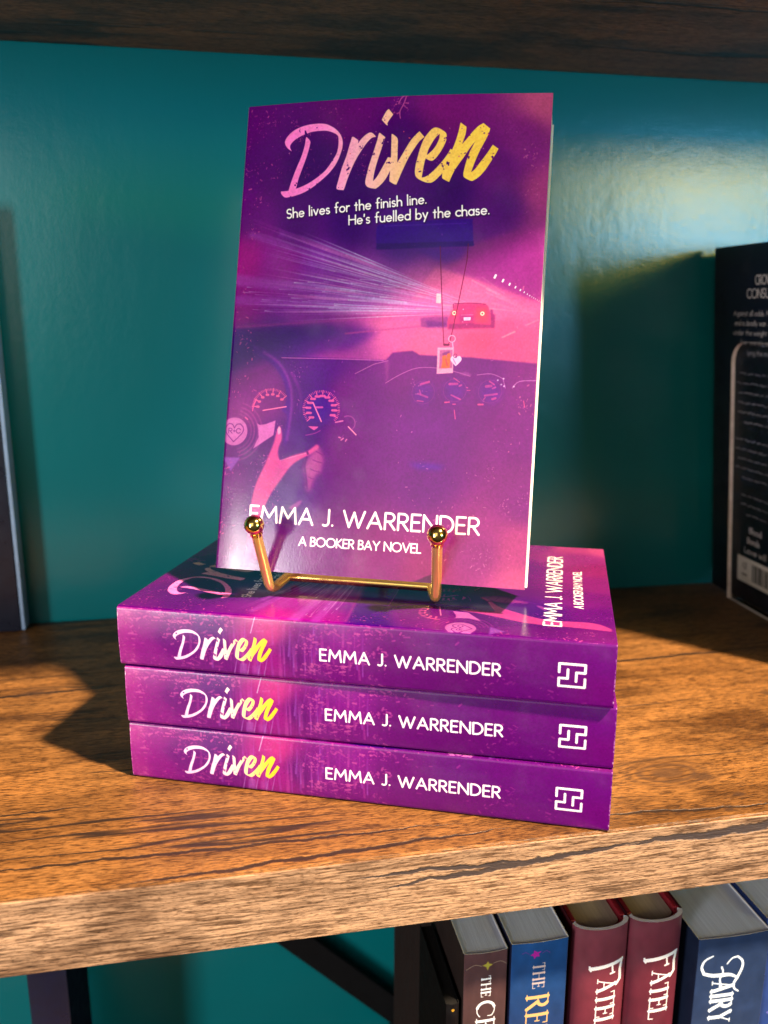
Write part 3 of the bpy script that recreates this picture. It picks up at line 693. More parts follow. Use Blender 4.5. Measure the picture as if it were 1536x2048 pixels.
def spine_art():
    cv = Canvas(198, SPT, 10)
    cv.a[:] = cv.field([((2, 4), (206, 46, 150)), ((2, 22), (196, 34, 146)), ((12, 5), (170, 10, 140)), ((14, 20), (168, 8, 140)), ((22, 12), (130, 0, 128)), ((40, 8), (112, 0, 126)), ((45, 20), (136, 0, 128)), ((58, 12), (196, 20, 140)), ((64, 6), (236, 40, 140)), ((66, 18), (190, 14, 140)), ((74, 14), (120, 0, 118)), ((84, 12), (146, 6, 136)), ((95, 8), (158, 10, 142)), ((96, 20), (140, 4, 128)), ((115, 12), (126, 0, 120)), ((140, 8), (118, 0, 122)), ((140, 20), (122, 0, 116)), ((170, 12), (122, 0, 122)), ((195, 6), (126, 0, 126)), ((195, 20), (136, 0, 124))], 11)
    r = np.random.default_rng(9)
    for k in range(70):
        x = r.normal(60, 12) if k < 45 else r.uniform(72, 104)
        y0 = r.uniform(-2, 10); y1 = y0 + r.uniform(6, 22)
        cv.stroke([(x, y0), (x + r.normal(0, .6), y1)], r.uniform(.15, 1.3), (246, 90, 180) if r.random() < .6 else (226, 130, 226), 0.0, soft=.25, a1=r.uniform(.1, .5))
        cv.stroke([(x, y1), (x, min(y1 + 8, 27))], .3, (240, 100, 190), r.uniform(.1, .3), soft=.25, a1=0)
    for x in (51, 56.5, 61, 63.5):
        cv.stroke([(x - 1.2, 26), (x + 1.4, 14)], .5, (232, 150, 220), .7, soft=.1, a1=.1)
    cv.stroke([(57.5, 7), (59.6, -1)], .5, (250, 190, 230), .8, soft=.12)
    cv.polys([[(52.5, 20.5), (55.5, 20.4), (55.2, 26), (52, 26)]], (214, 110, 200), .55, soft=.15)
    cv.polys([[(57.5, 21), (61, 21), (61.4, 26), (57.4, 26)]], (206, 80, 190), .35, soft=.15)
    for (n, xr, yr, sd, a) in [(240, (.5, 50), (0, 5), 41, .85), (260, (.5, 48), (4, 25), 42, .75), (150, (60, 130), (0, 6), 43, .6), (220, (75, 112), (4, 25), 44, .7), (60, (110, 196), (2, 25), 45, .4), (90, (80, 96), (18, 21.5), 46, .8)]:
        specks(cv, n, xr, yr, sd, color=(238, 84, 168), smin=.14, smax=.6, alpha=a, stretch=1.5)
    cv.a *= np.array((.73, .80, .88), np.float32)
    x0, y0 = (24.07, 15.14); x1 = (66.22, 17.91)[0]
    yt, yb = (44.58, 5.72)[1], (25.24, 21.35)[1]
    sx = (x1 - x0) / (TX1 - TX0); sy = (yb - yt) / (TY1 - TY0)
    draw_title(cv, lambda p: (x0 + (p[0] - TX0) * sx, yt + (p[1] - TY0) * sy), [(0, (250, 200, 244)), (.35, (252, 214, 244)), (.55, (255, 226, 214)), (.72, (255, 232, 150)), (.86, (255, 214, 66)), (1, (250, 200, 44))], 6)
    W = (255, 250, 250)
    text_line(cv, "EMMA J. WARRENDER", (86.03, 16.14), (156.06, 16.13), 4.7, .80, W, gap=.24)
    a, b, c = (177.28, 8.57), (187.54, 8.63), (177.58, 18.51)
    ex, ey = (b[0] - a[0]), (c[1] - a[1])
    for pl in [[(.04, .39), (.04, .05), (.96, .05), (.96, .37), (.65, .37), (.65, .73)], [(.96, .61), (.96, .95), (.04, .95), (.04, .63), (.35, .63), (.35, .27)]]:
        cv.stroke([(a[0] + u * ex, a[1] + v * ey) for u, v in pl], .95, W)
    for yy in (.25, SPT - .2):  # fold lines: edge wear and the fold's pink highlight, painted into the print
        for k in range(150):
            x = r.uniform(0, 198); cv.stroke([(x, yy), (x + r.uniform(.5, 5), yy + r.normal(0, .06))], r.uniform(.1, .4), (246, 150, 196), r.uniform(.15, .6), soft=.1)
    for xx in (.2, 197.8):
        for k in range(26):
            y = r.uniform(0, SPT); cv.stroke([(xx, y), (xx, y + r.uniform(.2, 1.4))], r.uniform(.15, .5), (250, 214, 232), r.uniform(.1, .5), soft=.05)
    g = fnoise(cv.h, cv.w, (40, 300), 3, 33) - .5
    cv.a *= (1 + .16 * g[..., None])
    return cv.image("novel_spine_print")


# ------------------------------------------------------------------ materials
def paint_wall():
    t = NT("teal_wall_paint"); o = t.obj()
    n1 = t.noise(o, 900, 3, .6); n2 = t.noise(o, 160, 4, .6); n3 = t.noise(t.mapping(o, (1, 1, .35)), 60, 4, .55)
    big = t.noise(o, 5, 3, .5)
    t.set(base=t.ramp(big, [(.3, (.001, .158, .182)), (.7, (.002, .186, .212))]), rough=.20, spec=.6)
    h = t.math('ADD', t.math('MULTIPLY', n1, .35), t.math('ADD', t.math('MULTIPLY', n2, .6), t.math('MULTIPLY', n3, 1.2)))
    t.bump(h, .14, .0013)
    return t.m


def wood(name, face=False, dark=1.0):
    """rustic laminate with grain along x"""
    t = NT(name); o = t.obj()
    # warp the grain around a few knots
    vec = o
    knots = [(.058, .036, .014), (-.33, .09, .022), (.36, .17, .02), (.02, .235, .014), (-.225, .168, .007)]
    ringsum = None
    for (kx, ky, kr) in ([] if face else knots):
        d = t.vmath('SUBTRACT', o, (kx, ky, 0) if not face else (kx, 0, -.015 + ky * .01))
        sc = t.vmath('MULTIPLY', d.outputs[0], (.55, 1, 1))
        ln = t.vmath('LENGTH', sc.outputs[0], (0, 0, 0)).outputs['Value']
        g = t.math('POWER', 2.718, t.math('MULTIPLY', t.math('MULTIPLY', ln, ln), -1.0 / (kr * kr)))
        push = t.vmath('SCALE', d.outputs[0], (0, 0, 0)); t.put(push.inputs['Scale'], t.math('MULTIPLY', g, -.62))
        vec = t.vmath('ADD', vec, push.outputs[0]).outputs[0]
        ringsum = g if ringsum is None else t.math('ADD', ringsum, g)
    ax = (1, 1, 1)
    wob = t.noise(t.mapping(o, (2.2, 7, 7) if not face else (12, 40, 40)), 1.0, 3, .5, 0, 'Color')
    wv = t.vmath('SCALE', t.vmath('SUBTRACT', wob, (.5, .5, .5)).outputs[0], (0, 0, 0)); wv.inputs['Scale'].default_value = .0035 if face else .016
    vec = t.vmath('ADD', vec, wv.outputs[0]).outputs[0]
    broad = t.noise(t.mapping(vec, (2.0, 17, 17)), 1.0, 5, .6, .3)
    mid = t.noise(t.mapping(vec, (9, 95, 95) if not face else (22, 620, 620)), 1.0, 4, .6, .2)
    fine = t.noise(t.mapping(vec, (170, 1600, 1600) if not face else (75, 1300, 1300)), 1.0, 3, .62)
    tick = t.noise(t.mapping(vec, (420, 2600, 2600)), 1.0, 2, .5)
    blot = t.noise(t.mapping(o, (10, 22, 22)), 1.0, 5, .65)
    if face:
        base = t.ramp(broad, [(.25, (.275, .160, .098)), (.45, (.335, .200, .122)), (.62, (.385, .234, .145)), (.8, (.31, .183, .112))])
        gl = .55
    else:
        base = t.ramp(broad, [(.25, (.108, .045, .013)), (.42, (.205, .088, .024)), (.58, (.265, .119, .035)), (.78, (.168, .070, .021))])
        gl = .5
    k = dark
    base = t.mix(1.0, base, t.ramp(mid, [(.3, (.52 * k, .48 * k, .46 * k)), (.46, (.92 * k, .92 * k, .92 * k)), (.6, (1.12 * k, 1.12 * k, 1.12 * k)), (.78, (.78 * k, .75 * k, .72 * k))]), 'MULTIPLY')
    base = t.mix(1.0, base, t.ramp(fine, [(.40, (gl * .70, gl * .62, gl * .55)), (.47, (.90, .90, .90)), (.58, (1.28, 1.28, 1.26))]), 'MULTIPLY')
    base = t.mix(1.0, base, t.ramp(tick, [(.36, (.46, .42, .40)), (.46, (1, 1, 1))]), 'MULTIPLY')
    base = t.mix(1.0, base, t.ramp(blot, [(.37, (.36, .32, .30)), (.49, (.96, .96, .96)), (.66, (1.16, 1.13, 1.08))]), 'MULTIPLY')
    # dark splits running with the grain
    cr = t.noise(t.mapping(vec, (1.7, 26, 26), (.37, 0, 0)), 1.0, 4, .5, .2)
    cd = t.math('ABSOLUTE', t.math('SUBTRACT', cr, .5))
    gate = t.ramp(t.noise(t.mapping(o, (4, 14, 14)), 1.0, 2, .5), [(.46, (0, 0, 0)), (.54, (1, 1, 1))])
    crack = t.math('MULTIPLY', t.ramp(cd, [(.0, (1, 1, 1)), (.004, (.8, .8, .8)), (.011, (0, 0, 0))]), gate)
    if face: crack = t.math('MULTIPLY', crack, 0.0)
    base = t.mix(t.math('MULTIPLY', crack, .7), base, (.03, .014, .008, 1))
    # long drying cracks, and a few dark pin knots
    sep = t.node('ShaderNodeSeparateXYZ'); t.put(sep.inputs[0], o)
    X, C = sep.outputs['X'], sep.outputs['Z' if face else 'Y']
    wav = t.math('SUBTRACT', t.noise(t.mapping(o, (42, 0, 0)), 1.0, 4, .6), .5)
    brk = t.noise(t.mapping(o, (120, 300, 300)), 1.0, 3, .6)
    lines = [(-.24, .0178, -.035, .0160, .0011), (-.172, .0016, -.02, .0098, .0014), (.0, .0120, .10, .0050, .0009), (-.28, .1640, -.185, .1700, .0016), (.03, .150, .20, .158, .0016), (-.25, .052, -.18, .055, .0007)]
    if face:
        lines = [(-.075, -.0126, .032, -.0050, .0016), (.020, -.0064, .12, -.0036, .0022), (-.085, -.0066, -.01, -.0078, .0011), (-.30, -.0205, -.22, -.0215, .0008)]
    for (xa, ca, xb, cb, wd) in lines:
        u = t.math('MULTIPLY', t.math('SUBTRACT', X, xa), 1 / (xb - xa))
        win = t.math('MULTIPLY', t.math('MULTIPLY', u, t.math('SUBTRACT', 1.0, u)), 4.0, clamp=True)
        ln = t.math('ADD', t.math('MULTIPLY_ADD', u, cb - ca, ca), t.math('MULTIPLY', wav, .0075))
        dd = t.math('ABSOLUTE', t.math('SUBTRACT', C, ln))
        ww = t.math('MULTIPLY', t.math('MULTIPLY', win, wd), t.math('MULTIPLY_ADD', brk, 1.8, .12))
        mk = t.math('SUBTRACT', 1.0, t.math('DIVIDE', dd, t.math('ADD', ww, .00001)), clamp=True)
        crack = t.math('MAXIMUM', crack, t.math('MULTIPLY', mk, 2.6, clamp=True))
    base = t.mix(t.math('MULTIPLY', crack, .94), base, (.022, .012, .009, 1) if not face else (.045, .034, .036, 1))
    for (px_, py_, pr) in ([] if face else [(.079, .0150, .0022), (.0688, .0056, .0018), (.072, .030, .004), (-.30, .02, .002), (.15, .1, .003)]):
        d = t.vmath('MULTIPLY', t.vmath('SUBTRACT', o, (px_, py_, 0)).outputs[0], (.6, 1, 0))
        ln = t.vmath('LENGTH', d.outputs[0], (0, 0, 0)).outputs['Value']
        base = t.mix(t.ramp(t.math('DIVIDE', ln, pr), [(.45, (.75,) * 3), (1.0, (0,) * 3)]), base, (.05, .024, .014, 1))
    # knot hearts
    if ringsum is not None:
        rg = t.math('SINE', t.math('MULTIPLY', ringsum, 34.0))
        kn = t.math('MULTIPLY', t.ramp(ringsum, [(.30, (0, 0, 0)), (.8, (1, 1, 1))]), t.math('MULTIPLY_ADD', rg, .30, .46))
        base = t.mix(kn, base, (.07, .034, .018, 1))
    t.set(base=base, rough=t.ramp(fine, [(.3, (.50,) * 3), (.7, (.36,) * 3)]), spec=.42)
    h = t.math('SUBTRACT', t.math('ADD', t.math('MULTIPLY', fine, .5), t.math('MULTIPLY', tick, .35)), t.math('MULTIPLY', crack, .8))
    t.bump(h, .5, .0008)
    return t.m


def printed(name, img, rough=.16, spec=.5, linen=.05):
    t = NT(name)
    tex = t.node('ShaderNodeTexImage', image=img, interpolation='Cubic', extension='EXTEND')
    o = t.obj()
    t.set(base=tex.outputs['Color'], spec=spec, rough=t.ramp(t.noise(o, 38, 5, .65), [(.32, (rough * .78,) * 3), (.5, (rough,) * 3), (.68, (rough * 1.6,) * 3)]))
    t.bump(t.noise(o, 1400, 2, .5), linen, .0004)
    return t.m


def paper(name, a=(.80, .77, .70), b=(.70, .66, .58), lines=True, axis=0):
    """a block of pages: fine leaf lines across the thickness"""
    t = NT(name); o = t.obj()
    sc = [40, 40, 40]; sc[axis] = 3800
    n = t.noise(t.mapping(o, tuple(sc)), 1.0, 3, .6)
    sc2 = [12, 12, 12]; sc2[axis] = 420
    n2 = t.noise(t.mapping(o, tuple(sc2)), 1.0, 3, .6)
    f = t.math('ADD', t.math('MULTIPLY', n, .6), t.math('MULTIPLY', n2, .4))
    t.set(base=t.ramp(f, [(.33, b), (.6, a)]), rough=.8, spec=.2)
    t.bump(f, .4, .0006)
    return t.m


def plain(name, base, rough=.5, spec=.5, metal=0.0, var=.12, scale=120):
    t = NT(name); o = t.obj()
    n = t.noise(o, scale, 4, .6)
    lo = tuple(c * (1 - var) for c in base); hi = tuple(min(1, c * (1 + var)) for c in base)
    t.set(base=t.ramp(n, [(.3, lo), (.7, hi)]), rough=t.ramp(n, [(.3, (rough * .85,) * 3), (.7, (min(1, rough * 1.15),) * 3)]), spec=spec, metal=metal)
    return t.m


M = {}
M['wall'] = paint_wall()
M['wood'] = wood("rustic_wood_top")
M['edge'] = wood("rustic_wood_edge", face=True)
M['paper_edge'] = plain("cut_card_edge", (.86, .84, .82), .7, .3, var=.05)
M['pages'] = paper("white_page_block", (.86, .84, .80), (.74, .71, .66))
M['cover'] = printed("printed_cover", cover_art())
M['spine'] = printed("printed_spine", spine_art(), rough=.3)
M['plum'] = plain("plum_back_cover", (.20, .002, .18), .3)
M['brass'] = plain("polished_brass", (1.0, .68, .20), .12, metal=1.0, var=.04, scale=300)
M['brass_wire'] = plain("brass_wire", (1.0, .64, .17), .22, metal=.72, var=.04, scale=300)
M['black_metal'] = plain("black_powder_coat", (.005, .005, .006), .75, .15)
M['navy'] = plain("navy_cover", (.010, .014, .032), .38)


# ------------------------------------------------------------------ mesh helpers
def link(name, me, parent=None, **props):
    o = bpy.data.objects.new(name, me); col.objects.link(o)
    if parent is not None: o.parent = parent
    for k, v in props.items(): o[k] = v
    return o


def empty(name, label=None, cat=None, group=None):
    o = bpy.data.objects.new(name, None); col.objects.link(o); o.empty_display_size = .02
    if label: o['label'] = label; o['category'] = cat
    if group: o['group'] = group
    return o


def mesh(name, verts, faces, mats, fm=None, uvs=None, smooth_angle=None):
    me = bpy.data.meshes.new(name)
    me.from_pydata([tuple(v) for v in verts], [], faces)
    for m in mats: me.materials.append(m)
    if fm is not None:
        me.polygons.foreach_set('material_index', fm)
    if uvs is not None:
        ul = me.uv_layers.new(name="UVMap")
        for p in me.polygons:
            for li in p.loop_indices:
                ul.data[li].uv = uvs[me.loops[li].vertex_index]
    if smooth_angle:
        me.polygons.foreach_set('use_smooth', [True] * len(me.polygons))
        me.set_sharp_from_angle(angle=R(smooth_angle))
    me.update(); me.validate()
    return me


def box_mesh(name, x0, x1, y0, y1, z0, z1, mats, bevel=0.0):
    import bmesh
    bm = bmesh.new()
    bmesh.ops.create_cube(bm, size=1.0)
    for v in bm.verts:
        v.co = Vector(((x0 + x1) / 2 + v.co.x * (x1 - x0), (y0 + y1) / 2 + v.co.y * (y1 - y0), (z0 + z1) / 2 + v.co.z * (z1 - z0)))
    if bevel:
        bmesh.ops.bevel(bm, geom=list(bm.edges), offset=bevel, segments=2, affect='EDGES', profile=.5)
    me = bpy.data.meshes.new(name); bm.to_mesh(me); bm.free()
    for m in mats: me.materials.append(m)
    return me


def sheet(name, prof, inner, h, nz, uvf, mats, z0=0.0, deform=None):
    """a card: outer profile (x, y) with its inner offset, extruded up z; outer face printed, cut edges of card"""
    n = len(prof); V = []; UV = []; F = []; FM = []
    for layer in (prof, inner):
        for k in range(nz + 1):
            z = z0 + h * k / nz
            for i, (x, y) in enumerate(layer):
                p = Vector((x, y, z)); UV.append(uvf(prof[i][0], prof[i][1], z)); V.append(deform(p) if deform else p)
    off = n * (nz + 1)
    id_ = lambda l, k, i: l * off + k * n + i
    for k in range(nz):
        for i in range(n - 1):
            F.append((id_(0, k, i), id_(0, k, i + 1), id_(0, k + 1, i + 1), id_(0, k + 1, i))); FM.append(0)
            F.append((id_(1, k, i + 1), id_(1, k, i), id_(1, k + 1, i), id_(1, k + 1, i + 1))); FM.append(1)
        F.append((id_(0, k, 0), id_(0, k + 1, 0), id_(1, k + 1, 0), id_(1, k, 0))); FM.append(1)
        F.append((id_(0, k, n - 1), id_(1, k, n - 1), id_(1, k + 1, n - 1), id_(0, k + 1, n - 1))); FM.append(1)
    for i in range(n - 1):
        F.append((id_(0, 0, i), id_(1, 0, i), id_(1, 0, i + 1), id_(0, 0, i + 1))); FM.append(1)
        F.append((id_(0, nz, i), id_(0, nz, i + 1), id_(1, nz, i + 1), id_(1, nz, i))); FM.append(1)
    me = mesh(name, V, F, mats, FM, UV, 35)
    return me


def linspace(a, b, n):
    return [a + (b - a) * i / n for i in range(n + 1)]


def paperback(root, t, w, h, mats, r=.0015, c=.00042, deform=None, sag=0.0, page_inset=.0006, sub=10):
    """upright book: spine at y=0, back cover at x=0, front cover at x=t; mats: front, spine, back, edge, pages"""
    a45 = [R(a) for a in (0, 15, 30, 45)]
    # outer profile pieces run so that the outside is on the right hand of travel when z is up
    back = [(0, y) for y in linspace(w, r, sub)] + [(r - r * math.cos(a), r - r * math.sin(a)) for a in a45[1:]]
    back_i = [(c, y) for y in linspace(w, r, sub)] + [(r - (r - c) * math.cos(a), r - (r - c) * math.sin(a)) for a in a45[1:]]
    sp = [(r - r * math.cos(R(a)), r - r * math.sin(R(a))) for a in (45, 60, 75, 90)] + [(x, -sag * math.sin(math.pi * (x - r) / (t - 2 * r))) for x in linspace(r, t - r, 10)[1:]] + [(t - r + r * math.sin(R(a)), r - r * math.cos(R(a))) for a in (15, 30, 45)]
    sp_i = [(r - (r - c) * math.cos(R(a)), r - (r - c) * math.sin(R(a))) for a in (45, 60, 75, 90)] + [(x, c - sag * math.sin(math.pi * (x - r) / (t - 2 * r))) for x in linspace(r, t - r, 10)[1:]] + [(t - r + (r - c) * math.sin(R(a)), r - (r - c) * math.cos(R(a))) for a in (15, 30, 45)]
    fr = [(t - r + r * math.sin(R(a)), r - r * math.cos(R(a))) for a in (45, 60, 75)] + [(t, y) for y in linspace(r, w, sub)]
    fr_i = [(t - r + (r - c) * math.sin(R(a)), r - (r - c) * math.cos(R(a))) for a in (45, 60, 75)] + [(t - c, y) for y in linspace(r, w, sub)]
    nz = 12
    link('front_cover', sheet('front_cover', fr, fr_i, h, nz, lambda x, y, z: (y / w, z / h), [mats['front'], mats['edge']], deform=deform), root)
    link('spine', sheet('spine', sp, sp_i, h, nz, lambda x, y, z: ((h - z) / h, x / t), [mats['spine'], mats['edge']], deform=deform), root)
    link('back_cover', sheet('back_cover', back, back_i, h, nz, lambda x, y, z: ((w - y) / w, z / h), [mats['back'], mats['edge']], deform=deform), root)
    # page block
    e = .00005; x0, x1, y0, y1, z0, z1 = c + e, t - c - e, c + e + .0002, w - page_inset, page_inset, h - page_inset
    nx, ny = 6, sub
    V = []; F = []
    for k in range(nz + 1):
        z = z0 + (z1 - z0) * k / nz
        ringp = [(x, y0 - max(0, sag * math.sin(math.pi * (x - x0) / (x1 - x0)))) for x in linspace(x0, x1, nx)] + [(x1, y) for y in linspace(y0, y1, ny)[1:]] + [(x, y1) for x in linspace(x1, x0, nx)[1:]] + [(x0, y) for y in linspace(y1, y0, ny)[1:-1]]
        for (x, y) in ringp:
            # the first and last leaves sit under the cover's rounded fold
            p = Vector((x, y, z))
            if y < r: p.x = min(max(p.x, r * .7), t - r * .7)
            V.append(deform(p) if deform else p)
    n = len(ringp)
    for k in range(nz):
        for i in range(n):
            j = (i + 1) % n
            F.append((k * n + i, k * n + j, (k + 1) * n + j, (k + 1) * n + i))
    # caps as strips between the two sides
    def cap(k, flip):
        top = list(range(0, nx + 1)); right = list(range(nx, nx + ny + 1)); bot = list(range(nx + ny, nx + ny + nx + 1)); left = [0] + [n - q for q in range(1, ny)] + [nx + ny + nx]
        grid = {}
        base = k * n
        for a in range(nx + 1):
            for b in range(ny + 1):
                if b == 0: grid[a, b] = base + a
                elif b == ny: grid[a, b] = base + nx + ny + (nx - a)
                elif a == 0: grid[a, b] = base + left[b]
                elif a == nx: grid[a, b] = base + right[b]
                else:
                    p0, p1 = V[base + left[b]], V[base + right[b]]
                    V.append(p0 + (p1 - p0) * (a / nx)); grid[a, b] = len(V) - 1
        for a in range(nx):
            for b in range(ny):
                q = (grid[a, b], grid[a + 1, b], grid[a + 1, b + 1], grid[a, b + 1])
                F.append(q[::-1] if flip else q)
    cap(0, True); cap(nz, False)
    link('page_block', mesh('page_block', V, F, [mats['pages']], smooth_angle=35), root)


def tube(name, paths, r, mats, seg=14, caps=True):
    """round wire along polylines"""
    V = []; F = []
    for pts in paths:
        pts = [Vector(p) for p in pts]; n = len(pts); base = len(V)
        d0 = (pts[1] - pts[0]).normalized(); nrm = d0.orthogonal().normalized(); prev = d0
        for i, p in enumerate(pts):
            d = ((pts[i + 1] - p) if i == 0 else (p - pts[i - 1]) if i == n - 1 else ((pts[i + 1] - p).normalized() + (p - pts[i - 1]).normalized())).normalized()
            nrm = (prev.rotation_difference(d) @ nrm); nrm = (nrm - d * nrm.dot(d)).normalized(); prev = d
            b = d.cross(nrm)
            for s in range(seg):
                a = 2 * math.pi * s / seg
                V.append(p + r * (math.cos(a) * nrm + math.sin(a) * b))
        for i in range(n - 1):
            for s in range(seg):
                t = (s + 1) % seg
                F.append((base + i * seg + s, base + i * seg + t, base + (i + 1) * seg + t, base + (i + 1) * seg + s))
        if caps:
            F.append(tuple(base + s for s in reversed(range(seg)))); F.append(tuple(base + (n - 1) * seg + s for s in range(seg)))
    return mesh(name, V, F, mats, smooth_angle=40)


def fillet(pts, rad, n=7):
    pts = [Vector(p) for p in pts]; out = [pts[0]]
    for i in range(1, len(pts) - 1):
        a, b, c = pts[i - 1], pts[i], pts[i + 1]
        u, v = (a - b).normalized(), (c - b).normalized()
        d = min(rad, (a - b).length * .45, (c - b).length * .45)
        p, q = b + u * d, b + v * d
        for j in range(n + 1):
            t = j / n
            out.append(p * (1 - t) ** 2 + b * 2 * t * (1 - t) + q * t * t)
    out.append(pts[-1])
    return out


def ball(name, c, r, mats):
    V = [Vector((0, 0, r))]; F = []; nu, nv = 28, 16
    for j in range(1, nv):
        for i in range(nu):
            a, b = 2 * math.pi * i / nu, math.pi * j / nv
            V.append(Vector((r * math.sin(b) * math.cos(a), r * math.sin(b) * math.sin(a), r * math.cos(b))))
    V.append(Vector((0, 0, -r)))
    for i in range(nu):
        F.append((0, 1 + i, 1 + (i + 1) % nu)); F.append((len(V) - 1, 1 + (nv - 2) * nu + (i + 1) % nu, 1 + (nv - 2) * nu + i))
    for j in range(nv - 2):
        for i in range(nu):
            a = 1 + j * nu
            F.append((a + i, a + nu + i, a + nu + (i + 1) % nu, a + (i + 1) % nu))
    return mesh(name, [v + Vector(c) for v in V], F, mats, smooth_angle=60)


# ------------------------------------------------------------------ setting
WY = 0.2776
wall = link('wall', box_mesh('wall', -1.6, 1.8, WY, WY + .1, -1.2, 1.3, [M['wall']]))
wall['kind'] = 'structure'

case = empty('bookshelf', "rustic brown wooden bookshelf with thick boards and a black metal frame", "bookshelf")
TH = .0301


def board(z_top):
    b = link('shelf_board', box_mesh('shelf_board', -.95, 1.15, .0004, WY - .0006, -TH, 0, [M['wood']], .0012), case)
    b.location = (0, 0, z_top)
    e = link('edge_band', box_mesh('edge_band', -.95, 1.15, -.0006, .0004, -TH + .0006, -.0004, [M['edge']], .0003), b)
    return b


board(0.0)
up = board(0.339 + TH)
low = board(-.352)
# black frame: back braces against the wall and the rear upright behind the lower row
def bar(name, p, q, w, d):
    p, q = Vector(p), Vector(q); L = (q - p).length
    me = box_mesh(name, -w / 2, w / 2, -d / 2, d / 2, 0, L, [M['black_metal']], .0008)
    o = link(name, me, case); o.location = p
    dirv = (q - p).normalized(); x = dirv.cross(Vector((0, -1, 0))).normalized(); y = dirv.cross(x)
    o.rotation_euler = Matrix((x, y, dirv)).transposed().to_euler()
    return o


bar('back_brace', (-.20, .266, -.140), (.055, .266, -.395), .019, .005)
bar('back_brace', (.115, .258, -.205), (-.125, .258, -.455), .019, .005)
for x in (-.93, 1.13):
    for y in (.012, .262):
        bar('upright', (x, y, -.9), (x, y, .9), .024, .024)

# ------------------------------------------------------------------ the novels
L_, W_, T_ = .198, .129, .02588
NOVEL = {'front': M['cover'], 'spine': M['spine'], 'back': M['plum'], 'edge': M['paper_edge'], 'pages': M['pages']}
GRP = "copies of the same purple novel"
stack = [(.01417, -.00021, -.38722), (.0147, .00093, -.37697), (.01224, -.00093, -.39031)]
labels = ["bottom purple paperback of the three stacked copies, lying on the wooden shelf",
          "middle purple paperback of the three stacked copies",
          "topmost purple paperback of the stack, lying cover up under the brass easel"]
first = None
for i, ((x, y, a), lb) in enumerate(zip(stack, labels)):
    if first is None:
        o = first = empty('paperback_book', lb, 'book', GRP)
        paperback(o, T_ - .0002, W_, L_, NOVEL, sag=.0005)
    else:
        o = first.copy(); col.objects.link(o); o['label'] = lb
        for ch in list(first.children):
            k = ch.copy(); col.objects.link(k); k.parent = o
    # lying: front cover up, head of the book to the left, spine to the front
    o.matrix_world = Matrix.Translation((x, y, i * T_ + .0001)) @ Matrix.Rotation(a, 4, 'Z') @ Matrix.Rotation(R(-90), 4, 'Y')

sx, sy, sz, sa, sl, sr = -.13122, .08104, .08972, -.400, .28008, -.00359
st = empty('paperback_book', "upright purple paperback leaning on the brass easel, front cover facing out", 'book', GRP)


def bow(p):
    q = p.copy(); k = max(0.0, q.z / L_)
    q.x += .0030 * math.sin(math.pi * q.y / W_) * k * k
    return q


paperback(st, T_, W_, L_, NOVEL, deform=bow, sub=14)
# local x (front) -> towards the viewer, y -> right, z -> up the cover
ax0 = Vector((math.cos(sa), math.sin(sa), 0)); nb = Vector((-math.sin(sa), math.cos(sa), 0))
ay0 = Vector((0, 0, 1)) * math.cos(sl) + nb * math.sin(sl)
sax = ax0 * math.cos(sr) + ay0 * math.sin(sr); say = ay0 * math.cos(sr) - ax0 * math.sin(sr); snn = sax.cross(say)
P0 = Vector((sx, sy, sz))
mat = Matrix((snn, sax, say)).transposed().to_4x4()
mat.translation = P0 - snn * T_
st.matrix_world = mat

# ------------------------------------------------------------------ brass easel
er = .0021
easel = empty('easel', "small polished brass wire easel with round ball tips holding the upright book", "easel")
easel.location = (-.075, .10, 3 * T_)
def E(v): return Vector(v) - easel.location
Hs = [Vector((-.1084, .0748, .0801)), Vector((-.0429, .0500, .0801))]
Bs = [Vector((-0.1147, 0.0613, 0.1123)), Vector((-0.0470, 0.0336, 0.1123))]
Xs = [P0 + sax * u - snn * .0195 - say * (er + .0001) for u in (.0262, .0895)]
for Hp, Bp, Xp in zip(Hs, Bs, Xs):
    d = (Bp - Hp).normalized()
    back = Xp
    pth = fillet([E(back), E(Hp), E(Bp - d * .002)], .006)
    arm = link('arm', tube('arm', [pth], er, [M['brass_wire']]), easel)
    link('ball_tip', ball('ball_tip', E(Bp), .0040, [M['brass']]), arm)
    c1 = E(Bp - d * .0036); link('collar', tube('collar', [[c1 - d * .0012, c1]], er * 1.22, [M['brass']]), arm)
link('cross_bar', tube('cross_bar', [[E(Xs[0]), E(Xs[1])]], er, [M['brass']]), easel)
ur = [Xp - snn * (T_ - .0195 + er + .0006) + say * er for Xp in Xs]
link('back_rest', tube('back_rest', [fillet([E(ur[0]), E(ur[0] + say * .085), E(ur[1] + say * .085), E(ur[1])], .012)], er, [M['brass']]), easel)
mid_t = (ur[0] + ur[1]) / 2 + say * .083
foot = Vector((mid_t.x, mid_t.y, 3 * T_ + er)) + Vector((.3629, .8899, 0)) * .020
link('rear_leg', tube('rear_leg', [[E(mid_t - snn * .004), E(foot)]], er, [M['brass']]), easel)


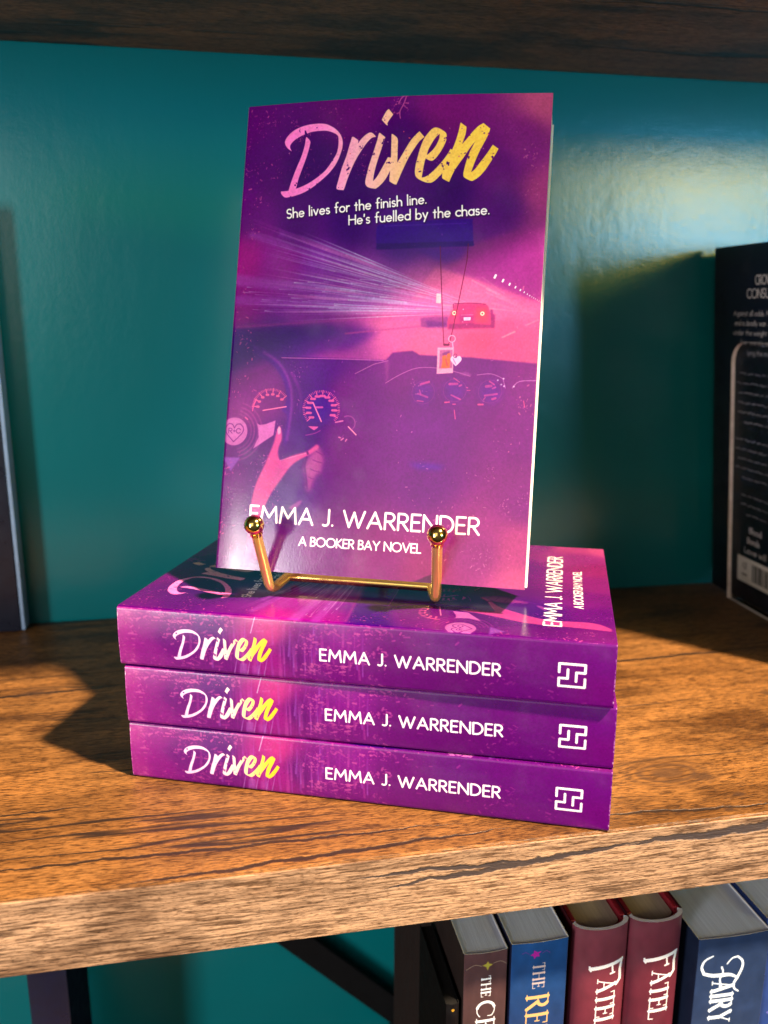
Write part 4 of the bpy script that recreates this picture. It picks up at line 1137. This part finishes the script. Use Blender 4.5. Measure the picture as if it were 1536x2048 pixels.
# ------------------------------------------------------------------ dark book and bookend on the right
def dark_back_art():
    cv = Canvas(185, 234, 6)
    cv.a[:] = np.array((10, 13, 30), np.float32) / 255
    g = fnoise(cv.h, cv.w, (30, 20), 4, 51); cv.a *= (.8 + .4 * g[..., None])
    c = (176, 168, 166)
    zt = lambda z: 234 - z * 1000
    def at(s, y, z): return ((.268 - y) * 1000, zt(z))
    text_line(cv, "CROWN", (45, 24.5), (65, 24.5), 5.4, .75, c, gap=.16)
    text_line(cv, "CONSUMED", (36.5, 32.6), (73, 32.6), 5.4, .75, c, gap=.16)
    body = [("Against all odds. Many", 22.5, 43.5), ("and a deadly war. And", 23.5, 49.5), ("under the weight of all", 22.5, 55.5), ("her secrets and his", 31, 61.5), ("lying the moment", 37, 68)]
    for s, x, y in body:
        text_line(cv, s, (x, y), (x + len(s) * 2.05, y), 3.0, .42, c, gap=.17)
    r = np.random.default_rng(5)
    y = 80
    for blk in ((6, 27), (5, 26), (3, 31)):
        for k in range(blk[0]):
            x = blk[1] + (8 if k == blk[0] - 1 else r.uniform(-2, 3)); xe = 130 - (20 if k == blk[0] - 1 else r.uniform(0, 8))
            while x < xe:
                l = r.uniform(3, 10)
                cv.stroke([(x + j * .9, y + r.uniform(-.55, .55)) for j in range(int(l / .9) + 2)], .62, c, .8); x += l + 2.2
            y += 6.3
        y += 5.5
    y0 = 185
    for s, x in (("Blood", 43), ("Bonds", 41), ("Love will", 38)):
        text_line(cv, s.replace('B', 'B'), (x, y0), (x + len(s) * 2.6, y0), 3.6, .85, (196, 188, 188), gap=.18); y0 += 7.2
    cv.polys([[(30, 203), (80, 203), (80, 221), (30, 221)]], (236, 230, 226), 1)
    cv.ring((38, 209.5), 2.2, .6, (120, 112, 112), .9, -200, 90); cv.stroke([(36.6, 209.5), (37.8, 211), (40.5, 206.5)], .6, (120, 112, 112)); cv.stroke([(36, 215.5), (40.5, 215.5)], 1.6, (130, 122, 122), .9)
    x = 47.0
    while x < 77:
        w = r.choice([.35, .7, 1.05]); cv.polys([[(x, 206), (x + w, 206), (x + w, 218), (x, 218)]], (40, 36, 40), 1); x += w + r.choice([.4, .75, 1.1])
    for k in range(3):
        cv.stroke([(40 + 4 * k + j, 225 + 2.2 * k) for j in range(34)], .5, (110, 106, 112), .5)
    return cv.image("dark_back_cover_print")


rb = empty('hardback_book', "tall dark navy book at the right edge, its back cover text and barcode facing left", 'book')
rbm = {'front': M['navy'], 'spine': M['navy'], 'back': printed("dark_back_print", dark_back_art(), rough=.35), 'edge': M['navy'], 'pages': M['pages']}
paperback(rb, .040, .185, .234, rbm, r=.002, c=.0022, page_inset=.003)  # near end, out of view, made deeper to block the right window's light
rb.matrix_world = Matrix.Translation((.2195, .083, .0024)) @ Matrix.Rotation(math.atan(-.09), 4, 'Y')


def acrylic():
    t = NT("clear_acrylic"); o = t.obj()
    t.set(base=(.97, .98, 1.0), rough=t.ramp(t.noise(o, 200, 3, .6), [(.4, (.015,) * 3), (.7, (.05,) * 3)]), trans=1.0, ior=1.06, spec=.5)
    e = NT("acrylic_polished_edge"); o = e.obj()
    e.set(base=e.ramp(e.noise(o, 150, 3, .6), [(.3, (.62, .52, .48)), (.7, (.85, .76, .70))]), rough=.25, spec=.6)
    return t.m, e.m


def bookend():
    am, em = acrylic()
    t = .0022; y1, y0, h, rr = .0, -.118, .176, .013
    out = [(y1, 0)] + [(y1 - rr + rr * math.cos(R(a)), h - rr + rr * math.sin(R(a))) for a in (0, 15, 30, 45, 60, 75, 90)] + [(y0 + rr - rr * math.sin(R(a)), h - rr + rr * math.cos(R(a))) for a in (0, 30, 60, 90)] + [(y0, 0)]
    n = len(out)
    V = [(-t, y, z) for y, z in out] + [(0, y, z) for y, z in out]
    F = [tuple(range(n)), tuple(reversed(range(n, 2 * n)))] + [(i, i + n, (i + 1) % n + n, (i + 1) % n) for i in range(n)]
    fm = [0, 0] + [1] * n
    return mesh('side_plate', V, F, [am, em], fm), box_mesh('foot_plate', 0, .05, y0, y1, .0002, .002, [am, em])


be = empty('bookend', "clear acrylic bookend with a pale polished edge, pressed against the dark book", 'bookend')
sp_, fp_ = bookend()
link('side_plate', sp_, be); link('foot_plate', fp_, be)
be.matrix_world = Matrix.Translation((.2180, .2428, .0003))
for ch in be.children:
    if ch.name.startswith('side_plate'):
        ch.matrix_local = Matrix.Rotation(math.atan(-.085), 4, 'Y')

# ------------------------------------------------------------------ navy book at the left edge
lb = empty('display_book', "dark navy book with a pale blue edge, standing upright at the far left", 'book')
M['pale_edge'] = plain("pale_blue_board_edge", (.26, .38, .58), .4)
M['slate'] = plain("slate_navy_cover", (.003, .006, .020), .3)
me = box_mesh('book_body', -.13, -.0024, 0, .0125, 0, .252, [M['slate']], .0006); link('cover', me, lb)
me = box_mesh('cover_edge', -.0023, 0, .0004, .0121, .0004, .2516, [M['pale_edge']], .0004); link('cover_edge', me, lb)
lb.location = (-.2515, .2625, .0002)

# ------------------------------------------------------------------ the lower row of books
LZ = -.352 + .0002
YS = .03


def row_book(name, label, x0, x1, ztop, bg, draw=None, hard=False, edge=None, depth=.150, y=YS, pages=None, group=None, sag=.0008, fade=None, ytilt=0.0):
    t = x1 - x0; h = ztop - LZ
    cv = Canvas(h * 1000 / 1.10, t * 1000, 9)
    cv.a[:] = np.array(bg, np.float32) / 255
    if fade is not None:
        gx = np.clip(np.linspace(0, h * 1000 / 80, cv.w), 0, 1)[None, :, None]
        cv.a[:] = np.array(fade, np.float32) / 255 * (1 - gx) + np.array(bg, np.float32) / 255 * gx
    g = fnoise(cv.h, cv.w, (6, 40), 4, int(abs(x0) * 1e5) + 3); cv.a *= (.88 + .24 * g[..., None])
    if draw: draw(cv)
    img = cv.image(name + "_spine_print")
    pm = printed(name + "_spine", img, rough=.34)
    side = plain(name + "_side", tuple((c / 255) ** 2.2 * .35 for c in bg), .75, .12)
    root = empty(name, label, 'book', group)
    mats = {'front': side, 'spine': pm, 'back': side, 'edge': edge or M['paper_edge'], 'pages': pages or M['pages_grey']}
    if not hard:
        paperback(root, t, depth, h, mats, sag=sag, r=.0008)
    else:
        hardback(root, t, depth, h, pm, side, pages or M['pages_grey'])
    root.location = (x0, y, LZ); root.rotation_euler.z = ytilt
    return root


def hardback(root, t, w, h, jacket, side, pages):
    bt = .0026
    red = M['red_board']
    def prof_arc(inset, y0, bulge):
        return [(x, y0 - bulge * math.sqrt(max(0, 1 - ((2 * (x - inset) / (t - 2 * inset)) - 1) ** 2))) for x in [inset + (t - 2 * inset) * (.5 - .5 * math.cos(math.pi * i / 16)) for i in range(17)]]
    out = prof_arc(0, .0065, .0065); inn = prof_arc(.0016, .0075, .0058)
    link('spine', sheet('spine', out, inn, h, 6, lambda x, y, z: ((h - z) / h, x / t), [jacket, M['worn_edge']]), root)
    # inside of the spine: the board shown as a red rim
    rim_o = prof_arc(.00165, .0078, .0058); rim_i = prof_arc(.0028, .0085, .0052)
    link('spine_lining', sheet('spine_lining', rim_o, rim_i, h - .0012, 2, lambda x, y, z: (0, 0), [red, red]), root)
    link('front_cover', box_mesh('front_cover', t - bt, t - .0001, .0088, w, 0, h - .0006, [red], .0004), root)
    link('back_cover', box_mesh('back_cover', .0001, bt, .0088, w, 0, h - .0006, [red], .0004), root)
    link('jacket_flap', box_mesh('jacket_flap', t - .00005, t + .0003, .0070, w, 0, h, [side]), root)
    link('jacket_flap', box_mesh('jacket_flap', -.0003, .00005, .0070, w, 0, h, [side]), root)
    o2 = prof_arc(.0031, .0100, .0046); yb = w - .004
    V = [(x, y, z) for z in (.003, h - .0034) for (x, y) in o2 + [(t - .0031, yb), (.0031, yb)]]
    n = len(o2) + 2
    F = [tuple(reversed(range(n))), tuple(range(n, 2 * n))] + [(i, (i + 1) % n, (i + 1) % n + n, i + n) for i in range(n)]
    link('page_block', mesh('page_block', V, F, [pages]), root)


M['pages_grey'] = paper("uncoated_page_block", (.74, .81, 1.0), (.56, .62, .80))
M['pages_cream'] = paper("cream_page_block", (.60, .50, .40), (.46, .37, .29))
M['red_board'] = plain("crimson_cloth_board", (.26, .008, .022), .6, var=.2, scale=900)
M['worn_edge'] = plain("worn_jacket_edge", (.74, .68, .74), .6)
M['black_pages'] = paper("black_sprayed_pages", (.012, .011, .012), (.006, .006, .006))
WH = (236, 240, 248)


def d_crow(cv):
    cv.polys([[(3.9, 9.2), (5.0, 8.6), (5.6, 6.8), (6.4, 8.5), (8.2, 9.2), (6.4, 9.9), (5.6, 11.8), (5.0, 9.9)]], (170, 160, 60), .95, soft=.15)
    cv.stroke(smooth([(6.6, .5), (4.8, 3.4), (5.2, 6.6)], False), .3, (150, 130, 110), .8); cv.stroke(smooth([(5.8, 12), (5.2, 15), (7.2, 18.5)], False), .3, (150, 130, 110), .8)
    x = serif_line(cv, "THE", 10.6, 11.8, 4.2, 4.0, WH, bold=1.25)
    serif_line(cv, "CR", 22.4, 13.6, 8.3, 8.8, WH, bold=1.0)


def d_reign(cv):
    cv.polys([[(4.2, 12.6), (5.2, 14.0), (6.6, 13.4), (6.4, 15), (7.6, 16), (6.2, 16.4), (5.6, 18), (4.8, 16.4), (3.4, 16.2), (4.3, 14.8)]], (176, 30, 150), .95, soft=.1)
    cv.stroke(smooth([(5.4, 8.8), (4.2, 10.5), (5.2, 12.4)], False), .3, (110, 50, 140), .8)
    cv.stroke(smooth([(5.0, 18.4), (4.0, 20), (4.8, 21.5)], False), .3, (110, 50, 140), .8)
    x = serif_line(cv, "THE", 9.6, 16.2, 5.4, 4.9, (206, 178, 176), bold=1.1)
    serif_line(cv, "REI", 24.4, 18.6, 10.2, 9.2, (226, 176, 116), bold=1.0)


def d_fate(cv):
    # tall F with a long top arm, then smaller letters
    w = (240, 238, 242); y0 = 17.2
    cv.stroke([(18.4, 19.2), (16.4, 3.8)], 1.7, w); cv.stroke([(17.4, 19.6), (19.3, 19.0)], .9, w)
    cv.stroke([(16.2, 3.6), (20.5, 4.6), (25.6, 4.2), (27.4, 6.2)], 1.5, w); cv.stroke([(17.4, 9.0), (21.3, 8.5)], .9, w); cv.stroke([(21.3, 7.5), (21.5, 9.6)], .8, w)
    serif_line(cv, "ATEL", 23.4, 15.8, 9.2, 8.6, w, gap=.0, bold=1.05)


def d_fairy(cv):
    w = (226, 236, 250)
    cv.stroke(smooth([(8.6, 28.6), (10.4, 32.2), (13.6, 33.6), (17.0, 32.2), (18.2, 27.9), (18.4, 23)], False), .7, w, w1=2.0)
    cv.stroke(smooth([(18.4, 23), (18.7, 18.9), (20.6, 15.3)], False), 2.0, w, w1=1.0)
    cv.stroke(smooth([(13.1, 21.3), (10.6, 19.0), (10.1, 16.2), (12.6, 13.6), (16, 13.3), (20.8, 15.4)], False), .6, w, w1=1.5)
    cv.stroke(smooth([(20.8, 15.4), (23.4, 16.8), (25.9, 16.2), (27.6, 14.0)], False), 1.6, w, w1=.7)
    cv.stroke(smooth([(14.4, 23.8), (17.1, 22.9), (20.4, 24.1), (24.8, 22.7)], False), .9, w)
    serif_line(cv, "AIRY", 21.2, 27.8, 11.0, 7.4, w, gap=.05, bold=1.05)


def d_lattice(cv):
    for k in range(9):
        cv.stroke([(30 + 9 * k, 0), (48 + 9 * k, 30)], .5, (120, 110, 190), .8); cv.stroke([(48 + 9 * k, 0), (30 + 9 * k, 30)], .5, (120, 110, 190), .8)
    cv.stroke([(30, 2), (200, 2)], .5, (120, 120, 200), .9)


def d_black(cv):
    for (x, y) in [(2.5, 3), (2.8, 6.5), (4, 10)]:
        cv.circle((x, y), .7, (190, 140, 40), .95)


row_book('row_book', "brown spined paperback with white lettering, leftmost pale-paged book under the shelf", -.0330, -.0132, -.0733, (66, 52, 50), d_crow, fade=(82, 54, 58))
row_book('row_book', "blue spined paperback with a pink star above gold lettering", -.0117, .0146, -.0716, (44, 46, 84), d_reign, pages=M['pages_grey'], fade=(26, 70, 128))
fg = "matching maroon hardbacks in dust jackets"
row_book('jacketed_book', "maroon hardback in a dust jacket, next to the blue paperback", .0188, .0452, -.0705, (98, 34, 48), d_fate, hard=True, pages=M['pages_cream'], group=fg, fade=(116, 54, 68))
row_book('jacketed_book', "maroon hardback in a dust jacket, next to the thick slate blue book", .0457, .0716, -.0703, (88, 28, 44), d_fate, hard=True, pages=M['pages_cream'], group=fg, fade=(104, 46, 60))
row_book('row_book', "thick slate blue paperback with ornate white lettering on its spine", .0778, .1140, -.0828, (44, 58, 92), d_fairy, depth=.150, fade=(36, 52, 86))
row_book('row_book', "blue spined book with purple lattice lines, at the bottom right corner", .1146, .150, -.0800, (44, 66, 130), d_lattice, y=.034)
row_book('black_book', "short black book with black page edges, in the dark beside the brown spine", -.0405, -.0345, -.0975, (16, 12, 14), d_black, pages=M['black_pages'], edge=M['black_metal'], depth=.05)
row_book('navy_book', "dark navy book standing alone low at the left under the shelf", -.2560, -.2330, -.150, (8, 24, 54), None, y=.20, depth=.06, fade=(10, 22, 48))
